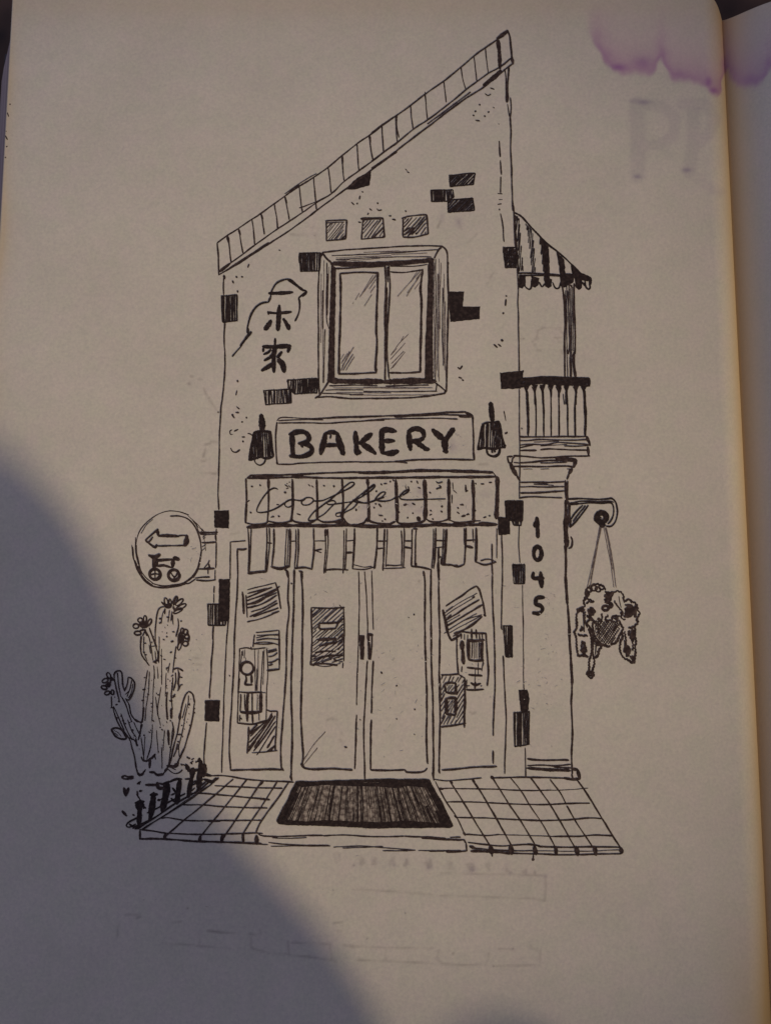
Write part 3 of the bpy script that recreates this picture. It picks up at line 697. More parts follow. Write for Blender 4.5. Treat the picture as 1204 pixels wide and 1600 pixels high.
drawn('drawn_lettering', '''
@G s 2.7 465 690 440 680 400 700 360 750 328 805 318 842 340 852 400 842 460 818 520 780 545 765 570 768 568 798 535 815 514 800 522 778 560 762 620 768 645 760
s 2.7 655 758 630 775 638 798 680 798 715 770 700 750 665 748 640 762; s 2.6 712 772 770 768 830 745 920 702 985 668 998 645 968 642 920 680 850 745 780 800 720 845 685 885 678 908 720 905
s 2.4 735 890 790 860 830 820 868 782 845 768 808 780 815 796 870 792 930 782 985 772 1060 735 1110 700 1142 668 1130 655 1080 695 1020 745 960 800 920 845 875 858 868 872 890 880 935 850 985 825 1015 790 1020 768 985 765
s 2.7 985 772 1040 785 1110 780 1160 760 1204 745
@H s 2.6 0 775 55 785 115 765 165 742 188 712 160 712 125 745 118 765 165 774 222 766 265 742; s 2.8 255 745 300 735 345 705 350 692 320 702 288 735 290 756 320 763 400 762 480 758; s 2.2 470 760 540 758 606 757; s 2.6 20 745 60 700 110 660
''', M_BLACK, label='flowing Cooffee script across the awning')
drawn('drawn_awning_specks', '''
@G d 3.4 285 670 342 662 516 712 786 665 855 668 1010 832 276 852 432 880 472 878; s 2.4 515 658 535 672; s 2.4 540 664 552 676; s 2 522 685 540 680; s 2.4 252 778 268 766; s 3.4 598 860 622 868; s 2.6 415 884 438 878; s 2.8 455 796 472 796; s 2.2 676 656 690 668; s 2.2 700 664 712 676; d 2 545 640 530 650
@Y d 3.2 258 125 322 105 475 105 205 293 485 333 448 366 285 378 615 315 695 285 693 322 630 376 812 296 886 340 936 315 1040 352 346 96 385 325 610 185 845 272; s 3.2 275 120 298 118; s 3 515 100 522 118; s 3.4 524 148 540 152; s 2 432 135 438 160; s 2 452 140 458 165; s 2.6 655 105 668 116 690 110 700 106; s 2.8 655 160 672 152 692 150; s 3 676 134 690 142
s 3 240 350 268 352; d 3 265 390; d 7 527 373; s 3 605 348 622 340; s 4 805 325 820 336; s 4.4 838 356 862 350; s 3.6 872 346 890 338; s 2.6 826 272 852 272; s 4 866 130 870 178; s 3.4 866 178 882 170; s 2.2 772 112 776 160; s 1.8 768 200 768 262; s 2.4 776 165 802 188; s 3 978 122 1000 122; s 3 1036 112 1056 110; d 3 940 120; s 3 995 366 1014 360; d 3 75 312
s 4.4 420 275 440 268; s 4.4 482 262 500 272; s 4.4 240 268 256 286; d 3.4 218 266 222 175
''', label='small crumbs of ink dotted over the awning stripes')

drawn('drawn_shopfront', '''
@L s 3.6 284 152 315 156 342 150; s 3 285 152 284 400 266 700 262 900 250 1100 240 1250 235 1400 242 1532; s 3.8 240 1535 400 1532 480 1528 572 1532; s 5 562 1522 572 1536
s 3.2 578 282 602 305 600 450 607 550 592 700 588 950 572 1150 556 1400 560 1532; s 4 592 284 602 330
s 3.6 640 282 636 450 634 560 626 800 620 1000 626 1300 620 1592; d 3 622 368; s 5 616 1570 624 1598; d 2.6 236 944
@M s 3.6 82 288 90 500 85 900 80 1200 92 1400 84 1475; s 4.6 68 284 90 290; s 4.6 84 290 86 330; s 5 80 1460 100 1485; s 3.8 95 1484 150 1492 280 1490 392 1496
s 2.4 430 285 434 500 430 700 424 850 418 1100; s 3.4 418 1160 412 1350 406 1490; s 2.2 466 285 476 400 484 600 484 700; s 3 484 830 476 950 466 1150 462 1300 468 1555; s 1.2 478 400 484 600
s 2.2 510 280 515 500 520 640; s 3.2 520 830 512 1000 508 1150; s 3.6 508 1190 503 1350 503 1495; s 3.8 503 1496 600 1500 712 1495; s 3.8 715 1495 722 1508 790 1512 830 1504 848 1485; s 3.6 828 290 835 400 834 700 845 1000 844 1300 850 1455; s 5.6 826 284 830 312; s 4 845 1430 851 1458
s 3.6 872 270 870 500 874 800 875 900 884 1150 886 1550
s 3.2 915 150 914 200; s 3.4 918 250 918 400 924 650 922 900 926 1200 920 1512; s 4 924 920 928 1080; s 4 918 1495 924 1515
@M f 434 674 466 674 463 826 441 822; s 4.6 488 668 494 745 492 820; s 3 512 672 510 745 502 822; s 4.6 484 668 516 672; s 4 492 818 504 820
d 3.6 570 903; d 3 662 983 768 548 772 1127; s 4 345 1356 358 1358; d 2 735 566 440 1190 770 1280 662 1185
@X s 2.8 685 0 686 200 690 260; s 2.8 688 260 690 500 700 700 708 900 708 1200 700 1400 695 1600; @N s 3 430 1380 430 1458; s 3.4 118 1497 200 1492 300 1482 452 1475
@X s 3 240 30 244 120; s 3.4 235 110 262 108; s 3 240 130 232 200 240 300
s 3 262 120 258 170
''', label='drawn glazed shopfront with a double entrance door')
drawn('drawn_window_shine', '@M s 1.3 90 1450 150 1350 228 1262; s 1.5 95 1465 180 1360; s 1.1 85 1440 120 1400', M_THIN, label='thin slanted shine marks low on the left door')

drawn('drawn_poster', '''
@L s 4.4 315 420 322 480 324 555; s 2 345 408 430 385 525 362; s 3.2 522 362 540 430 556 526; s 2.6 338 440 346 580
s 3.2 348 430 470 398; s 3 345 455 400 432 500 392; s 3.2 345 475 440 440 520 405; s 3.6 350 500 440 462 535 400; s 3.4 342 498 420 480 548 385; s 3 365 520 450 490 530 440; s 2.8 400 480 530 425; s 3 345 520 400 505
s 2.6 370 545 450 520 530 475; s 3 362 575 440 540 535 490; s 3 385 575 470 545 540 520; s 2.4 345 608 440 585 545 540; s 3 500 555 545 540
''', label='tilted hatched note high on the left pane')
drawn('drawn_poster', '''
@L s 2.6 392 688 382 765; s 2 400 674 470 668 540 660; s 3 545 660 546 760 546 905; s 2 405 692 545 686; s 1.8 402 708 480 692 548 690; s 2.4 405 722 470 712 552 718; s 2.4 382 742 440 748 512 742; s 1.8 400 738 470 735 545 752; s 2.4 475 790 530 776; s 2.4 476 800 532 785; s 2.4 480 826 510 820 535 800; s 2.4 480 862 510 855 540 838; s 3 482 880 505 872; s 3.8 470 912 548 904
''', label='ruled note partly behind the keyhole poster')
drawn('drawn_poster', '''
@L s 2.4 295 776 340 768 380 776 462 770; s 2.6 298 776 292 1000 284 1240; s 2.2 466 770 476 900 466 1050 464 1225; s 3.4 284 1240 380 1246 470 1222; s 2 312 790 302 900; s 1.6 332 780 326 835; s 1.6 320 785 318 820; s 1.4 392 780 396 1040; s 1.4 416 780 408 1040; s 2 444 790 430 1040; s 1.4 452 780 444 1000; s 3.4 370 765 372 780
e 4.6 345 898 40 40 0; s 4 335 940 340 965 330 1000; s 3.6 330 1000 378 1000; s 4 372 940 374 995; s 1.4 300 960 292 1040; s 1.2 335 830 338 850; s 1.2 405 900 402 1040
s 3 285 1046 360 1050 440 1046; s 4.6 352 1052 345 1130 346 1228; s 3 376 1050 380 1240; s 3 306 1060 302 1168; s 5.6 432 1056 430 1170; s 4.6 304 1172 360 1176 436 1168; s 2.4 330 1060 332 1160; s 2 300 1190 298 1230; d 3 308 1212; s 1.5 410 1060 408 1160; s 2 420 1180 420 1225; s 1.4 442 1050 460 1050
''', label='poster with a keyhole figure low on the left pane')
drawn('drawn_poster', '''
@L s 3.4 355 1265 352 1350 345 1430; s 2.8 495 1166 535 1166; s 2.8 535 1166 528 1280 520 1410; s 1.8 375 1426 450 1422 535 1412; s 2.6 468 1158 500 1170
s 3 358 1300 410 1250; s 3 365 1322 460 1230; s 3 360 1360 440 1270 500 1190; s 3.4 356 1395 440 1290 505 1195; s 3.4 390 1392 460 1290 520 1195; s 3 385 1415 450 1330 522 1230; s 2.4 405 1440 470 1340 522 1260; s 3 350 1420 400 1350; s 4 470 1395 515 1320; s 3 468 1420 515 1385; s 3 490 1418 515 1380; s 4 468 1240 500 1180; s 3 360 1310 440 1250
''', label='hatched note at the foot of the left pane')
drawn('drawn_poster', '''
@M s 2.8 140 506 240 510 345 504; s 3.2 142 505 146 700 138 856; s 2.8 338 500 342 640 340 832; s 2.4 336 842 333 874; s 3.4 138 856 220 848 300 858; s 1.5 160 855 240 864 320 846; s 4.4 136 850 160 858; s 3 314 490 325 505; s 4 140 540 148 530
h 1.7 4.0 42 148 512 338 508 338 600 190 602 186 640 150 645; h 1.8 4.2 40 150 648 190 640 300 640 338 600 338 690 150 690; h 1.6 4.4 36 150 700 338 690 338 790 150 850; h 1.8 4 20 150 800 338 790 335 840 150 850; h 2 5 45 300 600 338 560 338 800 300 820
s 3.6 190 602 194 636 250 636 290 634; s 3.4 192 602 250 600 302 600 290 632; s 4.6 182 702 240 700 296 696; s 4 192 742 240 728 296 716; s 3 165 780 230 770 290 774; s 3.6 185 812 250 800 332 796; s 3.6 250 810 300 830; s 2.6 296 600 325 590; s 3 290 696 298 716
''', label='dark hatched notice on the left entrance door')
drawn('drawn_poster', '''
@X s 3.2 300 518 370 470 440 425 500 380 558 350; s 3.8 555 350 580 385 600 450 612 500 626 600; s 5 618 590 630 600; s 4.6 275 550 292 620 318 740 345 805; s 4.4 345 806 400 775 430 750; s 3.4 400 740 480 700 545 660 602 605
s 1.2 290 578 400 500 560 410; s 1.4 296 600 380 540 540 445; s 3 302 636 380 590 460 535 578 465; s 3.2 308 682 400 630 500 570 604 508; s 1.6 285 748 360 695 460 635 600 590; s 1.4 330 742 420 690 596 598; s 2 360 770 440 725 590 615; s 3 310 620 345 590; s 1.3 300 560 360 520; s 3 520 450 540 438; s 2.2 370 745 440 720; s 1.3 310 655 420 590; s 1.2 320 715 440 645 560 580; s 2 560 350 530 360
''', label='tilted sheet with diagonal lines on the right pane')
drawn('drawn_poster', '''
@X s 3.8 368 748 430 732 500 740 632 746; s 2.8 392 745 392 900 404 1082; s 3.2 634 742 642 900 656 1060 645 1182; s 8 436 815 436 880; s 6 440 880 448 1000; s 6 485 805 488 880 492 960; s 4.6 488 965 550 975 612 968; s 5 605 805 600 880 602 960; s 4.6 480 802 540 808 620 800; s 3 480 860 488 960
h 1.2 2.6 88 510 820 590 820 590 955 512 955; s 4.4 478 1030 530 1036 592 1042; s 4 490 1090 550 1096 602 1098; s 4 508 1158 545 1178 590 1162; s 3.4 545 1150 542 1210; s 4 470 1216 540 1218 616 1212; s 2.2 434 1020 430 1068; s 2.2 474 1130 474 1205; s 2.4 430 750 428 790; s 3.2 514 708 516 790; s 3 552 714 556 790; s 2 482 756 480 800; s 2.4 578 740 582 800; s 2.6 602 750 606 800
s 2 455 750 455 800; s 2 612 980 598 1060; s 1.4 545 1040 542 1150; s 1.4 570 990 570 1100; s 1.4 600 900 612 1000; s 2 500 1180 470 1185; s 2 600 1180 590 1188
''', label='tall ruled notice on the right pane')
drawn('drawn_poster', '''
@X s 3 262 1092 340 1092 412 1084; s 3.4 415 1095 448 1112; s 4 456 1112 460 1300 456 1420 454 1530; s 3.6 262 1526 340 1516 466 1494; s 4 292 1166 340 1158 380 1162; s 5 382 1160 386 1250; s 4.6 300 1238 385 1246; s 4 290 1170 302 1238; s 5 300 1292 340 1284 388 1286; s 5.4 384 1286 382 1425; s 4.6 302 1418 380 1428; s 5.6 302 1290 308 1420
h 2 5 62 262 1100 450 1110 452 1160 390 1160 262 1160; h 2 4.6 58 388 1170 455 1170 455 1490 388 1500; h 2 4.6 62 262 1170 295 1170 300 1500 262 1515; h 1.8 5 60 300 1430 390 1430 390 1495 300 1505; h 1.3 3.4 55 310 1175 375 1170 375 1235 310 1230; h 1.3 3.4 62 315 1300 372 1300 372 1410 315 1410
''', label='hatched notice with two small pictures at the left of the right pane')

drawn('drawn_side_awning', '''
@E s 3.6 568 55 620 85 680 150 750 222 810 285 870 330 930 382 980 430 1055 502; s 5.6 1050 500 1090 518 1122 530; s 3 566 60 580 200 590 330 598 500
h 2 2.3 86 574 66 606 98 620 300 634 480 606 480 590 250; h 2.2 2.4 85 652 132 700 178 714 330 724 490 696 490 680 320
f 750 225 815 290 824 400 826 570 790 565 780 380 ; h 2.6 2.6 86 750 225 815 290 826 590 790 590
f 872 335 930 398 940 500 942 590 905 590 895 460; f 985 430 1060 500 1090 520 1030 528 995 500
s 3.2 600 496 720 497 850 505 900 510; s 2.8 605 512 800 512 900 516; s 6 900 515 1000 518 1120 545; s 5 920 520 1030 512 1090 522; s 2 1000 440 990 505; s 5 1000 510 985 440
f 600 515 650 520 648 585 628 606 600 595; f 698 515 750 530 745 580 720 600 698 590; f 792 520 842 540 838 590 815 605 790 590; f 900 520 1000 520 1000 560 930 600 910 600; f 1005 530 1060 540 1060 600 1035 618 1012 600
s 3.2 648 540 650 590 680 612 694 590 696 540; s 3.4 748 560 770 594 790 570; s 3.2 846 560 866 602 892 602 905 560; s 3.6 1080 548 1084 590 1105 612 1118 600 1112 570; s 6 1120 530 1118 575; s 4 1060 560 1085 590; s 2 690 500 700 540; s 4 575 80 598 110
''', M_BLACK, label='striped side awning with a scalloped edge over the balcony')
drawn('drawn_balcony_post', '''
@E s 3.4 918 590 930 700 935 850 934 1000 935 1248; s 3.4 1002 570 1004 800 1010 950 1008 1080; s 4.4 1000 1070 1000 1150 1012 1248; s 1.6 948 580 950 1000 955 1248; s 2.2 965 560 962 800 970 1000 960 1080; s 1.8 985 580 984 900 982 1248; s 1.4 975 600 974 1248; s 1.4 955 620 966 860; s 1.4 996 600 994 1060; s 2.6 950 1040 960 1080; s 1.6 940 620 942 900; s 2.4 972 1100 976 1248; s 2.4 955 560 990 600
''', label='slim drawn post holding up the side awning')
def rail(k):
    k.parse('''@F s 3.4 370 102 450 98 550 92 700 98 870 104; s 5.6 365 118 500 112 620 128 760 128 868 130; s 5 370 140 480 136 600 140 760 148 862 158; s 6 345 150 400 150 430 140; s 7 330 130 380 110; s 7 342 165 385 150; s 3 420 106 620 106 800 112; s 6 780 110 868 112; s 6.5 862 102 866 160; s 5 640 140 760 150; s 4 340 90 372 45
    s 5.5 340 110 345 178''')
    xs = [(395, 410, 408), (455, 468, 465), (515, 525, 526), (577, 580, 580), (636, 640, 640), (696, 705, 706), (766, 760, 762), (826, 838, 838)]
    for a, b, c in xs:
        k.parse('@F s %.1f %d 185 %d 350 %d 537; f %d 150 %d 150 %d 190 %d 245 %d 245 %d 190' % (rng.uniform(2.4, 3.6), a + 3, b, c, a - 22, a + 26, a + 10, a + 9, a + 2, a - 4))
        k.parse('@F s 2 %d 165 %d 210 %d 300' % (a - 20, a - 2, a + 3))
    k.parse('@F s 4.4 400 200 408 420 406 530; s 4.4 828 180 840 400 836 540; s 1.6 672 220 680 300; s 1.6 690 200 690 300; d 2 360 480; s 3 640 220 655 170')
drawn('drawn_balcony_railing', '', M_BLACK, label='drawn balcony railing with slim balusters under a dark handrail', fn=rail)
drawn('drawn_column', '''
@F s 2.8 345 542 500 544 700 542 850 540; s 2.4 345 572 420 572 500 564 700 568 850 564; s 2.2 350 606 420 600 550 600 640 586 860 602; s 2.4 680 612 780 614 862 606; s 3.4 352 646 470 644; s 3 500 640 560 632 700 640 860 644; s 6 850 542 858 575; s 5 860 560 872 608; s 5 856 620 862 684; s 3 345 625 450 600; s 1.4 450 582 640 576; s 1.6 500 612 700 600
s 3.2 298 684 400 690 500 702 600 698 740 688 872 686; s 3.4 250 692 290 690; s 3.4 252 694 262 738 285 738; s 2.6 285 740 292 705 310 690; s 3.4 350 738 440 734 540 722 640 722; s 6 615 704 680 712 765 716; s 3 660 722 770 728; s 2.4 300 735 350 740; s 3.2 285 765 340 766 500 768 680 762 756 770; s 6 768 716 750 772
s 6.4 276 745 295 790 318 830; s 4.4 315 820 345 872; s 6 738 782 715 820; s 4 715 820 700 862; s 1.2 370 786 440 786; s 1.2 500 786 565 784; s 2 700 785 740 785; s 2 500 740 700 734
s 3 350 886 500 886 600 884 690 880; s 2.6 350 920 440 918 560 922 680 918; s 1.4 450 900 600 908; s 3.4 350 966 450 966 540 960 680 950; s 2.6 340 1004 440 994 560 998 664 1002; s 1.2 430 886 560 900
s 3.4 688 870 690 960 694 1010; s 3.6 706 875 700 960 704 1025; s 5 690 1030 690 1252; s 3.6 712 1030 718 1190; s 7 690 890 700 905
@I s 7 520 60 520 90; s 5 518 85 520 180; s 8 522 180 520 300 528 420; s 3.6 558 345 570 375 564 425 540 436; s 4.6 518 400 520 560 518 700 532 880; s 4.4 532 870 545 1050 552 1200 560 1330 568 1505
@N s 3.6 905 830 910 1000 906 1100 912 1250 908 1400 912 1520; s 3.8 638 1428 720 1436 890 1436; s 3 638 1470 720 1466 820 1470 900 1462; s 5 635 1485 740 1492 900 1500; s 3.4 800 1478 905 1484; s 5 912 1490 944 1494; s 5.4 944 1494 958 1550; s 5 860 1545 910 1552 958 1550; s 3.4 908 1520 915 1552
''', label='drawn corner column with a stepped capital and base')
drawn('drawn_lettering', '''
@I s 7.4 292 195 296 250 300 348; s 7 272 262 290 215; s 5.6 292 240 275 268; e 6.4 298 475 30 52 0; s 6.4 266 625 262 668 300 672 345 670; s 7.2 322 622 326 680 330 742
s 6.6 350 820 292 826 280 878; s 6.6 280 878 325 888 338 920 305 948 268 942; d 7 268 944
''', M_BLACK, label='house number 1045 written down the column')
drawn('drawn_bracket', '''
@I s 3.2 530 50 640 48 760 52 840 48 880 45 912 80 924 150 908 222 872 262 835 262; s 3 540 88 640 84 720 78 800 82 872 80 892 120 888 180 868 225 848 245; s 2.6 590 72 690 66 770 72 860 66 895 75
s 4.4 545 88 620 86; s 3 652 98 600 150 556 212; s 2.6 672 100 620 165 575 225; s 3.2 695 98 650 160 600 222 550 272; s 4 550 90 546 220; s 3 560 215 548 270
e 8.5 800 192 36 34 0; s 9 775 160 762 200 785 240; s 8 800 220 802 255; d 11 802 245; s 7 770 165 800 150 835 165; s 2.4 790 190 800 200
''', M_BLACK, label='curled wall bracket reaching out from the column')
drawn('drawn_hanging_basket', '''
@I z 3.4 670 892 658 850 680 800 672 765 705 735 745 718 790 722 820 740 828 765; e 3.2 740 748 24 20 0; e 3.4 770 758 22 18 30; e 3.2 800 742 20 18 0; e 3.2 705 760 20 18 0; e 3.2 685 790 14 20 0; z 3.7 700 740 722 770 715 730
z 3.7 665 840 690 830 700 850 680 870; z 3.7 705 830 720 850 740 852 715 862; z 3.7 830 776 860 784 900 776; z 3.2 890 790 912 775 945 775 972 808 968 842; x 4.5 850 820 35 35 22; x 4.5 830 850 20 20 8; e 4.9 830 905 24 18 0; s 4.9 830 860 880 870 878 895 850 905; x 5.1 870 880 20 16 8; s 1.5 935 812 942 860 952 902
z 3.9 978 858 1000 840 1025 838 1035 860; z 3.7 1035 855 1060 862 1082 900 1080 920 1098 945 1076 985 1082 1020 1050 1050 1010 1062; s 5.6 985 880 1030 890 1042 930 1020 965 975 970; x 5.1 1005 930 30 36 22; e 3.7 1020 938 16 14 0; x 4.5 965 945 20 14 8
z 3.7 660 890 630 920 605 950 604 1010 600 1070 586 1092 600 1130 602 1180 615 1280; z 4.1 612 1282 650 1276 696 1286; x 5.1 640 915 35 20 10; s 2.4 655 920 658 1000 662 1090; z 2.9 670 930 668 1000 688 1060; z 4.4 618 1112 650 1122 685 1120; d 5 638 1078; z 3.7 625 1100 632 1130; x 4.5 660 1230 28 45 16; x 6.6 670 1270 30 14 8
x 6.0 720 935 34 36 26; s 6.1 700 975 730 1000; z 3.7 680 1040 700 1000 730 990; z 3.9 690 1030 720 1080 745 1160 780 1200; z 3.2 662 960 690 1000
z 3.2 800 950 802 990 770 985 780 1005 800 1000; z 3.7 850 960 828 985 845 1010 825 1000; z 4.1 880 1010 885 970 910 965 942 968; z 3.7 960 960 950 980 975 995 985 995; z 3.7 940 1010 960 1050 975 1060; z 3.7 740 1010 728 1040 742 1110 790 1180 830 1202 868 1204; z 4.1 868 1192 910 1175 940 1120 970 1060; s 4.9 810 1190 850 1205
h 1.7 3.0 55 738 1000 800 1005 950 1020 930 1090 880 1185 820 1192 760 1130; h 1.7 3.0 128 738 1000 800 1005 950 1020 930 1090 880 1185 820 1192 760 1130; h 2 3.6 88 735 1000 790 1010 790 1130 745 1090; s 4.9 890 1080 920 1040
z 3.7 700 1060 712 1120 722 1180 718 1260 702 1330 700 1390 684 1418 712 1456; z 3.7 735 1160 728 1240 742 1300 740 1350 728 1390 738 1430 712 1456; x 6.0 712 1418 18 22 12; z 4.1 738 1160 770 1170 800 1200 775 1240 768 1280 735 1300; z 2.9 740 1180 735 1290; s 2.4 755 1190 750 1270; x 4.5 755 1285 14 12 6; z 2.9 690 1150 694 1290
z 3.9 962 1080 962 1140 948 1160 944 1230 965 1290 1010 1312 1040 1336 1056 1330; z 3.9 1060 1060 1058 1110 1070 1170 1060 1210 1066 1260 1052 1330; x 6.6 1000 1240 28 40 22; x 6.6 1030 1300 22 24 12; z 3.4 980 1090 990 1150 985 1200; z 4.4 1015 1080 1010 1110 1030 1115; z 2.9 1020 1130 1045 1180 1040 1240; x 4.5 975 1240 12 40 8; z 2.9 990 1060 985 1120
x 3.9 690 800 14 30 8; x 3.9 860 800 26 22 14; x 4.2 700 960 26 20 12; x 3.9 1060 930 12 50 10; x 3.6 1040 1120 12 60 12; x 3.9 640 1060 18 30 8; x 3.9 655 1190 20 40 12; x 4.5 985 1200 12 50 12; x 3.9 770 1190 24 20 8; z 2.9 830 1010 860 1000 900 1015 940 1000; z 2.7 900 850 930 900 960 930; x 3.9 915 985 26 12 8; x 3.6 720 850 12 18 6
''', label='basket of trailing plants hanging from the bracket')
drawn('drawn_hanging_cord', '''
@I s 1.3 785 268 762 400 735 520 688 742; s 1.3 798 268 772 400 745 540 708 742; s 1.2 790 275 765 430 728 600; s 1.2 816 272 850 440 872 560 895 742; s 1.3 836 272 866 420 890 560 914 745; s 1.2 826 272 860 430 885 600; s 1 745 500 712 680
''', M_THIN, label='two thin cords of the hanging basket')

drawn('drawn_round_sign', '''
@J s 1.8 705 165 600 130 500 124 400 152 300 212 212 300 164 400 148 500; s 2 158 480 160 560 170 640 205 750 260 825 340 888; s 2.6 320 880 430 905 560 898 640 880 720 838; s 3.6 500 905 640 878 730 822 790 740 822 640 836 540; s 2.8 836 560 828 460 800 360 750 262 690 205 600 176 508 178
s 2.6 118 500 128 620 172 750 240 850 330 915; s 3.4 140 640 190 770 270 868; s 3.6 300 900 370 918 440 925 560 912 680 878; s 2.4 640 878 700 882 770 838; s 2.4 750 822 800 740; s 1.6 148 400 150 560 175 680; s 3 170 700 230 830 330 905
s 1.2 690 168 760 232 820 290 856 380 880 540; s 1.2 740 218 800 290; s 1.4 770 240 805 300; s 1.4 815 300 850 330; s 1.4 840 310 870 350; s 1.2 845 400 880 380; s 1.2 850 420 880 400; s 1.2 840 540 880 505; s 1.2 845 500 885 470; s 1.4 745 215 780 270 810 350; s 1.2 160 560 190 690
s 1.3 110 480 118 600 150 700; s 1.2 205 360 260 270 330 210
s 3.4 250 430 320 370 385 315; s 5 375 322 385 380; s 4.8 385 385 480 382 600 390; s 3 590 384 692 380; s 7 684 382 680 440 664 485; s 3 670 486 560 486 375 490; s 5.4 372 478 352 510; s 3.6 352 510 300 470 252 432; s 3.2 252 430 280 450 330 395
s 7 288 588 330 604 360 604 402 580; s 6.5 332 605 342 650 340 728; s 4.6 345 640 440 634 540 630; s 9 548 612 575 622 600 630; s 6 540 630 535 712; s 4.4 378 700 440 692 525 716; s 4 378 650 372 705; s 3 360 690 350 730
e 5.4 350 785 56 54 0; s 3 300 792 350 782 402 788; s 3 352 740 350 830; e 5.6 548 795 58 56 0; s 3 510 762 555 812 592 760; s 3 552 805 552 850; s 4 375 735 398 770
s 3.2 800 350 900 352 1006 346; s 2.4 820 366 900 372 1000 366; s 3.6 842 456 900 456 992 450; s 2.6 985 370 990 440; s 1.6 978 380 984 430; s 3.4 795 732 880 728 972 724; s 3.2 770 826 850 816 922 814; s 2.8 780 846 900 856 985 842; s 2.2 862 722 900 680 920 640; s 3.4 915 680 922 735; s 2.4 905 720 905 785; s 1.8 885 720 935 715
''', label='round hanging sign with an arrow and a bicycle')

